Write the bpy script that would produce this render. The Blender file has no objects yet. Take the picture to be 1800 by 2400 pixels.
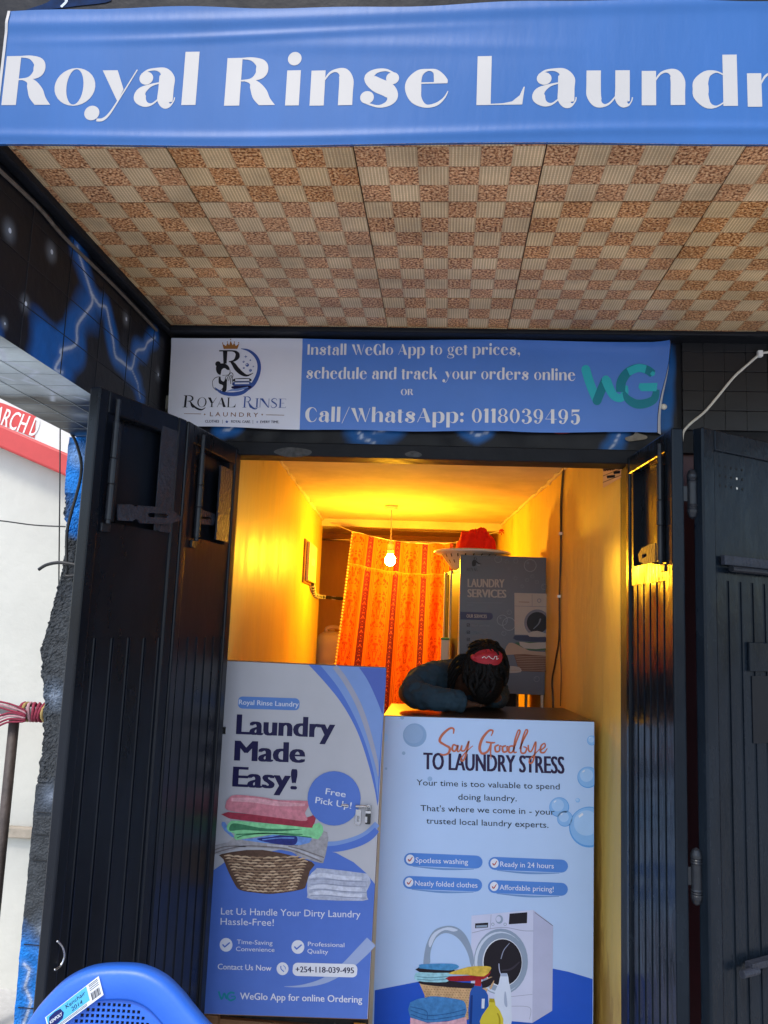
import bpy, bmesh, math, random
from mathutils import Vector, Matrix, noise
from mathutils.geometry import tessellate_polygon
random.seed(7)
SC = bpy.context.scene
COL = SC.collection
rad = math.radians

# ------------------------------------------------------------------ camera
YAW, PITCH, ROLL, FPX = rad(4.622), rad(7.837), rad(2.299), 1865.7
CAMP = Vector((0.0, -2.68, 1.60))
_f = Vector((-math.sin(YAW)*math.cos(PITCH), math.cos(YAW)*math.cos(PITCH), math.sin(PITCH)))
_r = Vector((math.cos(YAW), math.sin(YAW), 0)); _u = _r.cross(_f)
CR = math.cos(ROLL)*_r + math.sin(ROLL)*_u
CU = -math.sin(ROLL)*_r + math.cos(ROLL)*_u
CF = _f
cam = bpy.data.cameras.new('camera'); camo = bpy.data.objects.new('camera', cam); COL.objects.link(camo)
M = Matrix(((CR.x, CU.x, -CF.x, CAMP.x), (CR.y, CU.y, -CF.y, CAMP.y), (CR.z, CU.z, -CF.z, CAMP.z), (0, 0, 0, 1)))
camo.matrix_world = M
cam.sensor_fit = 'VERTICAL'; cam.sensor_height = 36.0; cam.lens = FPX/2400*36.0
cam.clip_start = 0.02; cam.clip_end = 500
SC.camera = camo

# ------------------------------------------------------------------ light
SUN_EL, SUN_AZ = 58, 200          # degrees; azimuth measured from +Y clockwise (towards +X)
w = bpy.data.worlds.new('World'); SC.world = w; w.use_nodes = True
nt = w.node_tree; nt.nodes.clear()
sky = nt.nodes.new('ShaderNodeTexSky'); sky.sky_type = 'NISHITA'; sky.sun_disc = False
sky.sun_elevation = rad(SUN_EL); sky.sun_rotation = rad(SUN_AZ)
sky.air_density = 1.0; sky.dust_density = 1.6; sky.ozone_density = 1.0
bg = nt.nodes.new('ShaderNodeBackground'); bg.inputs[1].default_value = 0.15
wo = nt.nodes.new('ShaderNodeOutputWorld')
nt.links.new(sky.outputs[0], bg.inputs[0]); nt.links.new(bg.outputs[0], wo.inputs[0])
sl = bpy.data.lights.new('sun', 'SUN'); sl.energy = 1.0; sl.angle = rad(14); sl.color = (1.0, 0.95, 0.87)
so = bpy.data.objects.new('sun', sl); COL.objects.link(so); so.location = (-4, -6, 10)
sdir = Vector((math.sin(rad(SUN_AZ))*math.cos(rad(SUN_EL)), math.cos(rad(SUN_AZ))*math.cos(rad(SUN_EL)), math.sin(rad(SUN_EL))))
so.rotation_euler = (-sdir).to_track_quat('-Z', 'Y').to_euler()
SC.view_settings.view_transform = 'Standard'; SC.view_settings.look = 'None'
SC.view_settings.exposure = 1.27; SC.view_settings.gamma = 1.0
SC.cycles.use_denoising = True
SC.cycles.max_bounces = 8; SC.cycles.diffuse_bounces = 5

# ------------------------------------------------------------------ helpers
def ray(px, py):
    return (CR*(px-900) - CU*(py-1200) + CF*FPX) / FPX
def onplane(px, py, p, n):
    d = ray(px, py); p = Vector(p); n = Vector(n)
    return CAMP + d*((p-CAMP).dot(n)/d.dot(n))
def aty(px, py, y): return onplane(px, py, (0, y, 0), (0, 1, 0))
def atx(px, py, x): return onplane(px, py, (x, 0, 0), (1, 0, 0))
def atz(px, py, z): return onplane(px, py, (0, 0, z), (0, 0, 1))
def zoomer(ox, oy, s): return lambda x, y: (ox+s*x, oy+s*y)

def lin(c):
    c /= 255.0
    return c/12.92 if c <= 0.04045 else ((c+0.055)/1.055)**2.4
def S(r, g, b, k=1.0): return (lin(r)*k, lin(g)*k, lin(b)*k)

def mat(name, col, rough=0.5, var=0.12, scale=6.0, bump=0.0, bscale=40.0, metal=0.0, spec=0.5,
        attr=False, stretch=(1, 1, 1), coat=0.0, emit=0.0, roughvar=0.0, col2=None, thr=None, cscale=None):
    m = bpy.data.materials.new(name); m.use_nodes = True
    t = m.node_tree; N = t.nodes; L = t.links
    p = N['Principled BSDF']
    p.inputs['Roughness'].default_value = rough; p.inputs['Metallic'].default_value = metal
    p.inputs['Specular IOR Level'].default_value = spec
    p.inputs['Coat Weight'].default_value = coat
    tc = N.new('ShaderNodeTexCoord'); mp = N.new('ShaderNodeMapping'); mp.inputs['Scale'].default_value = stretch
    L.new(tc.outputs['Object'], mp.inputs[0])
    no = N.new('ShaderNodeTexNoise'); no.inputs['Scale'].default_value = scale; no.inputs['Detail'].default_value = 6
    no.inputs['Roughness'].default_value = 0.62
    L.new(mp.outputs[0], no.inputs['Vector'])
    rp = N.new('ShaderNodeMapRange'); rp.inputs[1].default_value = 0.3; rp.inputs[2].default_value = 0.7
    rp.inputs[3].default_value = 1-var; rp.inputs[4].default_value = 1+var
    L.new(no.outputs[0], rp.inputs[0])
    mx = N.new('ShaderNodeVectorMath'); mx.operation = 'SCALE'
    if attr:
        a = N.new('ShaderNodeAttribute'); a.attribute_name = 'Col'; L.new(a.outputs['Color'], mx.inputs[0])
    else:
        mx.inputs[0].default_value = col
    L.new(rp.outputs[0], mx.inputs['Scale'])
    out = mx.outputs[0]
    if col2 is not None:      # worn patches of a second colour
        n2 = N.new('ShaderNodeTexNoise'); n2.inputs['Scale'].default_value = cscale or scale*0.7; n2.inputs['Detail'].default_value = 9
        n2.inputs['Roughness'].default_value = 0.7
        L.new(mp.outputs[0], n2.inputs['Vector'])
        r2 = N.new('ShaderNodeMapRange'); r2.inputs[1].default_value = thr; r2.inputs[2].default_value = thr+0.05
        L.new(n2.outputs[0], r2.inputs[0])
        mm = N.new('ShaderNodeMixRGB'); mm.inputs[2].default_value = (*col2, 1)
        L.new(r2.outputs[0], mm.inputs[0]); L.new(out, mm.inputs[1]); out = mm.outputs[0]
    L.new(out, p.inputs['Base Color'])
    if roughvar:
        r3 = N.new('ShaderNodeMapRange'); r3.inputs[1].default_value = 0.3; r3.inputs[2].default_value = 0.7
        r3.inputs[3].default_value = max(0.03, rough-roughvar); r3.inputs[4].default_value = min(1, rough+roughvar)
        L.new(no.outputs[0], r3.inputs[0]); L.new(r3.outputs[0], p.inputs['Roughness'])
    if bump:
        nb = N.new('ShaderNodeTexNoise'); nb.inputs['Scale'].default_value = bscale; nb.inputs['Detail'].default_value = 5
        L.new(mp.outputs[0], nb.inputs['Vector'])
        b = N.new('ShaderNodeBump'); b.inputs['Strength'].default_value = bump; b.inputs['Distance'].default_value = 0.01
        L.new(nb.outputs[0], b.inputs['Height']); L.new(b.outputs[0], p.inputs['Normal'])
    if emit:
        p.inputs['Emission Color'].default_value = (*col, 1); p.inputs['Emission Strength'].default_value = emit
    return m

ORG = {}
class MB:
    """collects shapes and links them as ONE mesh object"""
    def __init__(s): s.v = []; s.f = []; s.m = []; s.c = None
    def add(s, verts, faces, mi=0):
        o = len(s.v); s.v += [Vector(q) for q in verts]
        for q in faces: s.f.append([o+i for i in q]); s.m.append(mi)
        return s
    def hexa(s, b, t, mi=0):      # 4 bottom + 4 top points
        return s.add(list(b)+list(t), [(3, 2, 1, 0), (4, 5, 6, 7), (0, 1, 5, 4), (1, 2, 6, 5), (2, 3, 7, 6), (3, 0, 4, 7)], mi)
    def box(s, a, b, mi=0):
        (x0, y0, z0), (x1, y1, z1) = a, b
        return s.hexa([(x0, y0, z0), (x1, y0, z0), (x1, y1, z0), (x0, y1, z0)], [(x0, y0, z1), (x1, y0, z1), (x1, y1, z1), (x0, y1, z1)], mi)
    def obox(s, o, ux, uy, uz, a, b, mi=0):   # box in a local frame
        P = lambda x, y, z: Vector(o)+Vector(ux)*x+Vector(uy)*y+Vector(uz)*z
        (x0, y0, z0), (x1, y1, z1) = a, b
        return s.hexa([P(x0, y0, z0), P(x1, y0, z0), P(x1, y1, z0), P(x0, y1, z0)], [P(x0, y0, z1), P(x1, y0, z1), P(x1, y1, z1), P(x0, y1, z1)], mi)
    def tube(s, pts, r, n=8, mi=0, cap=True, flat=1.0, up=None):
        pts = [Vector(p) for p in pts]; k = len(pts)
        rr = r if isinstance(r, (list, tuple)) else [r]*k
        V = []; prev = None
        for i, p in enumerate(pts):
            t = (pts[min(i+1, k-1)]-pts[max(i-1, 0)])
            t = t.normalized() if t.length > 1e-9 else Vector((0, 0, 1))
            if prev is None:
                a = Vector(up) if up else (Vector((0, 0, 1)) if abs(t.z) < 0.9 else Vector((1, 0, 0)))
            else: a = prev
            x = (a - t*a.dot(t)); x = x.normalized() if x.length > 1e-6 else t.orthogonal().normalized()
            prev = x; y = t.cross(x)
            for j in range(n):
                an = 2*math.pi*j/n
                V.append(p + x*math.cos(an)*rr[i]*flat + y*math.sin(an)*rr[i])
        F = [(i*n+j, i*n+(j+1) % n, (i+1)*n+(j+1) % n, (i+1)*n+j) for i in range(k-1) for j in range(n)]
        if cap: F += [tuple(range(n-1, -1, -1)), tuple((k-1)*n+j for j in range(n))]
        return s.add(V, F, mi)
    def lathe(s, prof, c, n=24, mi=0, ax=(0, 0, 1), cap=True):
        ax = Vector(ax).normalized(); x = ax.orthogonal().normalized(); y = ax.cross(x); c = Vector(c)
        V = []
        for r, h in prof:
            for j in range(n):
                an = 2*math.pi*j/n; V.append(c+ax*h+(x*math.cos(an)+y*math.sin(an))*r)
        k = len(prof)
        F = [(i*n+j, i*n+(j+1) % n, (i+1)*n+(j+1) % n, (i+1)*n+j) for i in range(k-1) for j in range(n)]
        if cap: F += [tuple(range(n-1, -1, -1)), tuple((k-1)*n+j for j in range(n))]
        return s.add(V, F, mi)
    def ball(s, c, r, n=12, mi=0, sc=(1, 1, 1)):
        k = n//2+1; V = []; c = Vector(c)
        for i in range(k):
            th = math.pi*i/(k-1)
            for j in range(n):
                an = 2*math.pi*j/n
                V.append(c+Vector((r*sc[0]*math.sin(th)*math.cos(an), r*sc[1]*math.sin(th)*math.sin(an), r*sc[2]*math.cos(th))))
        F = [(i*n+j, i*n+(j+1) % n, (i+1)*n+(j+1) % n, (i+1)*n+j) for i in range(k-1) for j in range(n)]
        return s.add(V, F, mi)
    def grid(s, fn, nu, nv, mi=0, col=None, skip=None):
        o = len(s.v)
        for j in range(nv+1):
            for i in range(nu+1):
                u, v = i/nu, j/nv
                s.v.append(Vector(fn(u, v)))
                if col:
                    if s.c is None: s.c = {}
                    s.c[len(s.v)-1] = col(u, v)
        for j in range(nv):
            for i in range(nu):
                if skip and skip(i, j): continue
                s.f.append([o+j*(nu+1)+i, o+j*(nu+1)+i+1, o+(j+1)*(nu+1)+i+1, o+(j+1)*(nu+1)+i]); s.m.append(mi)
        return s
    def build(s, name, mats, parent=None, smooth=False, bevel=0.0, solid=0.0, subd=0, bseg=2):
        if not isinstance(mats, (list, tuple)): mats = [mats]
        org = ORG.get(parent.name, Vector()) if parent else Vector()
        me = bpy.data.meshes.new(name)
        me.from_pydata([v-org for v in s.v], [], s.f)
        for m in mats: me.materials.append(m)
        me.polygons.foreach_set('material_index', s.m)
        if smooth: me.polygons.foreach_set('use_smooth', [True]*len(s.f))
        if s.c is not None:
            ca = me.color_attributes.new('Col', 'FLOAT_COLOR', 'POINT')
            for i in range(len(s.v)):
                c = s.c.get(i, (0.015, 0.016, 0.02)); ca.data[i].color = (*c, 1)
        bm = bmesh.new(); bm.from_mesh(me)
        bmesh.ops.recalc_face_normals(bm, faces=bm.faces) if solid == 0 and s.c is None else None
        bm.to_mesh(me); bm.free()
        me.update()
        o = bpy.data.objects.new(name, me); COL.objects.link(o)
        if parent: o.parent = parent
        ORG[o.name] = org
        if solid:
            d = o.modifiers.new('solid', 'SOLIDIFY'); d.thickness = solid; d.offset = -1
        if bevel:
            d = o.modifiers.new('bevel', 'BEVEL'); d.width = bevel; d.segments = bseg; d.limit_method = 'ANGLE'; d.angle_limit = rad(50)
        if subd:
            d = o.modifiers.new('sub', 'SUBSURF'); d.levels = subd; d.render_levels = subd
        return o

def tag(o, label=None, cat=None, group=None, kind=None):
    if label: o['label'] = label
    if cat: o['category'] = cat
    if group: o['group'] = group
    if kind: o['kind'] = kind
    return o
def thing(name, loc, label, cat, group=None):
    o = bpy.data.objects.new(name, None); COL.objects.link(o); o.location = loc
    o.empty_display_size = 0.1
    ORG[o.name] = Vector(loc)
    return tag(o, label, cat, group)

# ---- curves -------------------------------------------------------
def cr_spline(P, n=6, closed=False):
    """Catmull-Rom through tuples of any length"""
    k = len(P); out = []
    rng = range(k) if closed else range(k-1)
    for i in rng:
        p1, p2 = P[i], P[(i+1) % k]
        p0 = P[i-1] if (closed or i > 0) else p1
        p3 = P[(i+2) % k] if (closed or i+2 < k) else p2
        for s in range(n):
            t = s/n
            out.append(tuple(0.5*((2*b)+(-a+c)*t+(2*a-5*b+4*c-d)*t*t+(-a+3*b-3*c+d)*t**3) for a, b, c, d in zip(p0, p1, p2, p3)))
    if not closed: out.append(tuple(P[-1]))
    return out
def sp3(P, n=6): return [Vector(q) for q in cr_spline([tuple(p) for p in P], n)]

# ---- lettering ----------------------------------------------------
# skeleton letters: x-height 100, baseline 0. 's' stroke (x, y, width[, section angle]), 'p' polygon, 'e' ring/ellipse
V0 = 0
def stem(x, y0, y1, w=38): return ('s', [(x+w/2, y1, w, V0), (x+w/2, (y0+y1)/2, w, V0), (x+w/2, y0, w, V0)])
BOWL_L = [(80, 92, 4), (60, 101, 6), (36, 94, 22), (20, 70, 40), (19, 50, 42), (20, 30, 40), (36, 4, 22), (58, -2, 6), (80, 10, 4)]
BOWL_R = [(118-x, y, w_) for x, y, w_ in BOWL_L]
ARCH = [(36, 72, 4), (50, 92, 6), (68, 99, 10), (86, 92, 28), (95, 72, 38, V0), (95, 36, 38, V0), (95, 0, 38, V0)]
C_LOW = [(88, 92, 4), (74, 99, 6), (56, 101, 7), (34, 92, 22), (20, 68, 40), (19, 45, 42), (28, 18, 30), (52, -1, 8), (78, 4, 7), (96, 22, 3)]
C_CAP = [(112, 95, 3), (95, 125, 8), (68, 139, 6), (38, 126, 26), (20, 95, 42), (18, 68, 44), (22, 40, 40), (42, 8, 24), (68, -2, 6), (95, 8, 8), (114, 38, 3)]
GL = {
 'R': (128, [stem(0, 0, 135), ('s', [(36, 133, 4), (62, 131, 10), (84, 118, 26), (89, 102, 31), (84, 86, 26), (64, 73, 8), (36, 70, 4)]),
             ('s', [(46, 71, 4), (66, 66, 16), (82, 46, 38, V0), (92, 20, 42, V0), (107, 0, 40, V0)])]),
 'o': (107, [('e', 53, 50, 53, 52, 22, 49)]),
 'y': (130, [('p', [(38, 97), (78, 97), (98, 44), (85, 10)]), ('s', [(130, 98, 3), (86, 12, 4), (66, -24, 6), (50, -39, 8), (34, -40, 8)]), ('e', 20, -21, 20, 20)]),
 'a': (108, [('s', [(16, 86, 5), (32, 98, 6), (54, 101, 8), (73, 95, 22), (83, 78, 40, V0), (83, 45, 40, V0), (83, 14, 40, V0), (89, 2, 26), (99, 2, 6), (106, 13, 3), (107, 22, 3)]),
             ('s', [(66, 63, 4), (42, 56, 8), (20, 40, 24), (17, 21, 32), (30, 5, 18), (48, 3, 6), (66, 18, 4)]), ('e', 29, 76, 18, 18)]),
 'l': (38, [stem(0, 0, 150)]),
 'i': (42, [stem(2, 0, 100), ('e', 21, 133, 19, 19)]),
 'n': (114, [stem(0, 0, 100), ('s', ARCH)]),
 's': (107, [('s', [(90, 90, 4), (66, 101, 7), (38, 97, 14), (24, 80, 28), (44, 60, 40), (74, 44, 40), (86, 24, 30), (76, 6, 16), (50, -2, 7), (18, 8, 5)]), ('e', 85, 77, 17, 17), ('e', 20, 24, 18, 18)]),
 'e': (110, [('s', [(90, 62, 36, V0), (89, 76, 34, V0), (75, 96, 14), (56, 101, 6), (34, 92, 22), (20, 68, 40), (19, 45, 42), (28, 18, 30), (52, -1, 10), (80, 3, 9), (100, 20, 5), (110, 40, 2)]), ('p', [(36, 62), (108, 62), (108, 66), (36, 66)])]),
 'L': (128, [stem(0, 0, 140), ('p', [(36, 0), (122, 0), (128, 50), (125, 50), (115, 26), (95, 9), (70, 4), (36, 3)])]),
 'u': (121, [('s', [(19, 100, 38, V0), (19, 60, 38, V0), (20, 26, 38, V0), (30, 6, 26), (46, -1, 9), (62, 6, 5), (78, 26, 4)]),
             ('s', [(95, 100, 38, V0), (95, 50, 38, V0), (95, 15, 38, V0), (101, 3, 24), (112, 1, 5), (119, 12, 3), (121, 22, 3)])]),
 'd': (117, [stem(78, 0, 152), ('s', BOWL_L)]),
 'r': (92, [stem(0, 0, 100), ('s', [(36, 68, 4), (48, 90, 6), (62, 99, 6), (80, 98, 5)]), ('e', 76, 82, 17, 17)]),
 't': (56, [stem(6, 14, 124, 36), ('p', [(-8, 96), (58, 96), (58, 101), (-8, 101)]), ('s', [(24, 16, 36, V0), (29, 3, 24), (44, 1, 5), (54, 14, 3)])]),
 'p': (118, [stem(0, -50, 100), ('s', BOWL_R)]),
 'g': (98, [('e', 45, 66, 43, 37, 17, 34), ('s', [(72, 92, 4), (84, 104, 8), (98, 100, 10)]), ('s', [(30, 32, 5), (18, 18, 10), (35, 6, 22), (70, 2, 26), (92, -16, 22), (82, -38, 10), (45, -46, 5), (8, -38, 8), (2, -20, 8), (22, -2, 4)])]),
 'c': (98, [('s', C_LOW), ('e', 80, 82, 15, 15)]),
 'h': (114, [stem(0, 0, 150), ('s', ARCH)]),
 'k': (118, [stem(0, 0, 150), ('s', [(34, 42, 4), (96, 99, 5)]), ('p', [(48, 58), (68, 72), (120, 0), (76, 0)])]),
 'W': (192, [('p', [(0, 138), (40, 138), (80, 0), (70, 0)]), ('s', [(74, 2, 4), (100, 96, 5)]), ('p', [(74, 138), (114, 138), (154, 0), (144, 0)]), ('s', [(148, 2, 4), (190, 138, 5)])]),
 'A': (132, [('s', [(2, 0, 5), (66, 138, 4)]), ('p', [(50, 138), (74, 138), (132, 0), (90, 0)]), ('p', [(24, 44), (104, 44), (104, 49), (26, 49)])]),
 'G': (120, [('s', C_CAP), stem(82, 0, 56, 36)]),
 'C': (116, [('s', C_CAP)]),
 'I': (38, [stem(0, 0, 138)]),
 'O': (138, [('e', 69, 69, 69, 71, 32, 68)]),
 'Y': (128, [('p', [(0, 138), (42, 138), (80, 62), (50, 62)]), stem(46, 0, 66), ('s', [(128, 138, 5), (78, 60, 6)])]),
 'N': (132, [('s', [(6, 0, 7), (6, 138, 7)]), ('p', [(0, 138), (42, 138), (130, 0), (116, 0)]), ('s', [(126, 0, 7), (126, 138, 7)])]),
 'S': (96, [('s', [(86, 108, 4), (74, 132, 7), (46, 139, 9), (18, 122, 24), (18, 98, 34), (46, 76, 40), (76, 52, 38), (78, 22, 26), (50, -1, 9), (20, 4, 7), (6, 34, 4)])]),
 'E': (98, [stem(0, 0, 138), ('p', [(34, 134), (92, 134), (94, 108), (96, 138), (34, 138)]), ('p', [(34, 68), (74, 68), (74, 73), (34, 73)]), ('p', [(34, 0), (96, 0), (98, 32), (92, 5), (34, 4)])]),
 'U': (128, [('s', [(19, 138, 38, V0), (19, 60, 38, V0), (24, 26, 34), (58, -1, 10), (92, 20, 8), (108, 60, 7, V0), (108, 138, 7, V0)])]),
 'D': (132, [stem(0, 0, 138), ('s', [(34, 135, 4), (70, 131, 10), (104, 104, 36), (112, 69, 42), (104, 34, 36), (70, 6, 10), (34, 3, 4)])]),
 '0': (96, [('e', 48, 69, 48, 71, 20, 67)]),
 '1': (52, [stem(12, 0, 138), ('p', [(0, 112), (14, 138), (14, 118)])]),
 '3': (100, [('s', [(14, 118, 6), (32, 137, 6), (56, 135, 12), (74, 116, 30), (72, 94, 28), (54, 77, 8), (32, 74, 4)]), ('s', [(34, 75, 4), (62, 70, 10), (84, 48, 34), (82, 24, 32), (58, 0, 10), (30, 0, 6), (8, 18, 5)]), ('e', 20, 112, 13, 13), ('e', 18, 24, 14, 14)]),
 '4': (108, [('s', [(62, 136, 4), (2, 44, 4)]), ('p', [(0, 40), (108, 40), (108, 45), (0, 45)]), stem(52, 0, 138, 36)]),
 '5': (94, [('p', [(14, 112), (82, 118), (90, 138), (14, 138)]), ('s', [(16, 138, 5), (16, 74, 5)]), ('s', [(16, 76, 4), (40, 90, 9), (68, 80, 26), (76, 46, 38), (66, 12, 26), (40, -2, 8), (8, 14, 5)]), ('e', 18, 22, 13, 13)]),
 '8': (100, [('e', 50, 104, 42, 36, 18, 32), ('e', 50, 36, 49, 38, 20, 33)]),
 '9': (98, [('e', 46, 92, 46, 47, 18, 43), ('s', [(76, 80, 34, V0), (76, 52, 30), (58, 10, 12), (34, 0, 6), (12, 10, 5)]), ('e', 20, 18, 13, 13)]),
 '/': (70, [('s', [(0, -14, 5), (70, 150, 5)])]),
 ':': (36, [('e', 18, 82, 17, 17), ('e', 18, 18, 17, 17)]),
 ',': (34, [('e', 17, 17, 17, 17), ('s', [(30, 14, 8), (24, -16, 5), (10, -30, 2)])]),
 ' ': (46, []),
}
def stroke_poly(pts, wf=1.0, n=5):
    full = []
    for q in pts:
        w_ = q[2] if q[2] < 11 else q[2]*wf
        full.append((q[0], q[1], w_, 1.0 if len(q) > 3 else 0.0))
    sp = cr_spline(full, n) if len(full) > 2 else full
    V = []; k = len(sp)
    for i, (x, y, w_, h) in enumerate(sp):
        dx = sp[min(i+1, k-1)][0]-sp[max(i-1, 0)][0]; dy = sp[min(i+1, k-1)][1]-sp[max(i-1, 0)][1]
        d = math.hypot(dx, dy) or 1; nx, ny = -dy/d, dx/d
        if h > 0.01:
            sg = 1 if nx >= 0 else -1
            h = min(1, h); nx, ny = nx*(1-h)+sg*h, ny*(1-h); q = math.hypot(nx, ny) or 1; nx /= q; ny /= q
        w_ = (max(w_, 1.5) if full[0][2] >= .5 else w_)/2
        V += [(x+nx*w_, y+ny*w_), (x-nx*w_, y-ny*w_)]
    F = [(2*i, 2*i+1, 2*i+3, 2*i+2) for i in range(k-1)]
    return V, F
def fill(rings):
    flat = [q for r_ in rings for q in r_]
    tri = tessellate_polygon([[Vector((x, y, 0)) for x, y in r_] for r_ in rings])
    return flat, [tuple(t) for t in tri]
def ell(cx, cy, rx, ry, n=28, a0=0): return [(cx+rx*math.cos(2*math.pi*i/n+a0), cy+ry*math.sin(2*math.pi*i/n+a0)) for i in range(n)]
def glyph(ch, wf=1.0, serif=False):
    adv, els = GL[ch]; out = []
    for e in els:
        if e[0] == 's':
            out.append(stroke_poly(e[1], wf))
            if serif and len(e[1]) == 3 and len(e[1][0]) > 3:
                for q in (e[1][0], e[1][2]):
                    yy = q[1]-5 if q is e[1][0] else q[1]
                    out.append(fill([[(q[0]-24, yy), (q[0]+24, yy), (q[0]+24, yy+5), (q[0]-24, yy+5)]]))
        elif e[0] == 'p': out.append(fill([e[1]]))
        else:
            rings = [ell(*e[1:5])]
            if len(e) > 5:
                kx = e[3]-(e[3]-e[5])*wf
                rings.append(ell(e[1], e[2], kx, e[6])[::-1])
            out.append(fill(rings))
    return adv, out
_txt = {}
def sans(s, off):
    """outline of a line of plain sans text with the built-in font, cap height about 1"""
    if (s, off) in _txt: return _txt[(s, off)]
    cu = bpy.data.curves.new('t', 'FONT'); cu.body = s; cu.size = 1.0; cu.offset = off; cu.resolution_u = 3
    o = bpy.data.objects.new('t', cu); COL.objects.link(o)
    dg = bpy.context.evaluated_depsgraph_get(); dg.update()
    me = bpy.data.meshes.new_from_object(o.evaluated_get(dg))
    V = [(v.co.x, v.co.y) for v in me.vertices]; F = [tuple(p.vertices) for p in me.polygons]
    bpy.data.objects.remove(o); bpy.data.curves.remove(cu); bpy.data.meshes.remove(me)
    _txt[(s, off)] = (V, F); return V, F
_tri = {}
class Printed:
    """flat printing on a surface: world(px, py, offset) gives the surface point pushed `offset` towards the viewer"""
    STEP = 0.0005
    def __init__(s, world, Z=None): s.world = world; s.mb = {}; s.Z = Z or (lambda x, y: (x, y))
    def _mb(s, part): return s.mb.setdefault(part, (MB(), []))
    def raw(s, part, m, V, F, layer):
        mb, ms = s._mb(part)
        if m not in ms: ms.append(m)
        mb.add([s.world(x, y, layer*s.STEP) for x, y in V], F, ms.index(m))
    def poly(s, part, m, pts, layer, Z=None, curve=0, holes=()):
        Z = Z or s.Z
        pts = cr_spline(pts, curve, True) if curve else pts
        V, F = fill([[Z(*q) for q in pts]]+[[Z(*q) for q in h] for h in holes])
        s.raw(part, m, V, F, layer)
    def stroke(s, part, m, pts, layer, Z=None, n=6):
        V, F = stroke_poly(pts, 1.0, n); Z = Z or s.Z
        s.raw(part, m, [Z(*q) for q in V], F, layer)
    def circle(s, part, m, cx, cy, r, layer, Z=None, ry=None, hole=0):
        Z = Z or s.Z; ry = ry or r
        s.poly(part, m, ell(cx, cy, r, ry, 32), layer, Z, 0, [ell(cx, cy, r*hole, ry*hole, 32)[::-1]] if hole else ())
    def pill(s, part, m, a, b, h, layer, Z=None, rr=1.0):
        """rounded bar from a to b (centres of the left and right ends), full height h"""
        (x0, y0), (x1, y1) = a, b; d = math.hypot(x1-x0, y1-y0); ux, uy = (x1-x0)/d, (y1-y0)/d; r = h/2*rr
        P = []
        for i in range(9): t = math.pi/2+math.pi*i/8; P.append((r+r*math.cos(t), (h/2-r)*(1 if math.sin(t) > 0 else -1)+r*math.sin(t)))
        for i in range(9): t = -math.pi/2+math.pi*i/8; P.append((d-r+r*math.cos(t), (h/2-r)*(1 if math.sin(t) > 0 else -1)+r*math.sin(t)))
        s.poly(part, m, [(x0+ux*x-uy*y, y0+uy*x+ux*y) for x, y in P], layer, Z)
    def line(s, part, m, txt, a, b, cap, layer, Z=None, off=0.0, font='sans', wf=1.0, gap=14, serif=False):
        """text with baseline from a to b and cap height cap (drawing units), laid out upright on the surface"""
        Z = Z or s.Z
        if '#' not in part: part = part+'#'+txt
        dz = math.hypot(b[0]-a[0], b[1]-a[1])
        (x0, y0), (x1, y1) = Z(*a), Z(*b); d = math.hypot(x1-x0, y1-y0); ux, uy = (x1-x0)/d, (y1-y0)/d
        cap = cap*d/dz
        if font == 'sans':
            V, F = sans(txt, 0.0); parts = [([(x+o_, y) for x, y in V], F) for o_ in ((-off, 0, off) if off else (0,))]; ch = 0.729
            mn = min(q[0] for q in V)-off; mx_ = max(q[0] for q in V)+off
        else:
            parts = []; x = 0
            for c in txt:
                adv, pr = glyph(c, wf, serif)
                parts += [([(px+x, py) for px, py in V], F) for V, F in pr]; x += adv+gap
            mn, mx_, ch = 0, x-gap, 138.0
        kx = d/(mx_-mn); ky = cap/ch
        for i, (V, F) in enumerate(parts):
            s.raw(part, m, [(x0+ux*(px-mn)*kx-uy*py*ky, y0+uy*(px-mn)*kx+ux*py*ky) for px, py in V], F, layer+(i % 9)*0.06)
    def build(s, parent, smooth=False):
        for part, (mb, ms) in s.mb.items(): mb.build(part.split('#')[0], ms, parent, smooth)
# ------------------------------------------------------------------ materials
BLACK = mat('black_gloss_paint', (0.0055, 0.0075, 0.012), 0.34, 0.3, 4, 0.16, 14, spec=0.24, roughvar=0.10, stretch=(1, 1, 0.5), col2=(0.07, 0.075, 0.08), thr=0.735, cscale=30)
BLACK2 = mat('black_brushed_paint', (0.0062, 0.0098, 0.0150), 0.22, 0.3, 9, 0.30, 22, spec=0.14, roughvar=0.12, stretch=(1, 1, 0.4), col2=(0.07, 0.075, 0.08), thr=0.735, cscale=30)
STEEL = mat('painted_hinge_steel', (0.012, 0.014, 0.018), 0.32, 0.2, 20, 0.15, 60, spec=.3)
CHROME = mat('bare_metal', (0.55, 0.55, 0.55), 0.25, 0.1, 20, metal=1.0)
HASP = mat('worn_dark_metal', (0.022, 0.025, 0.035), 0.42, 0.3, 30, 0.5, 80, spec=.3, col2=(0.05, 0.05, 0.055), thr=0.66)
MURAL = mat('spray_paint_mural', (0, 0, 0), 0.42, 0.12, 20, 0.12, 30, spec=0.25, attr=True)
PLASTER = mat('painted_rough_plaster', (0, 0, 0), 0.65, 0.4, 25, 1.0, 130, spec=0.3, attr=True)
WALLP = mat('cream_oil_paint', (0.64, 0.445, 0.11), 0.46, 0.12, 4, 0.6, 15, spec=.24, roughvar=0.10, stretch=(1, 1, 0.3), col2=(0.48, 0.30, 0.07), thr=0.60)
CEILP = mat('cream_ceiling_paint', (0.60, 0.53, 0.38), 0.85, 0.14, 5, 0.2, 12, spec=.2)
CONC = mat('concrete_ground', (0.46, 0.455, 0.44), 0.85, 0.2, 4, 0.5, 40)
GREYT = mat('grey_wall_tiles', (0.014, 0.0145, 0.017), 0.35, 0.15, 4, 0.1, 20, spec=.3)
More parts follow.
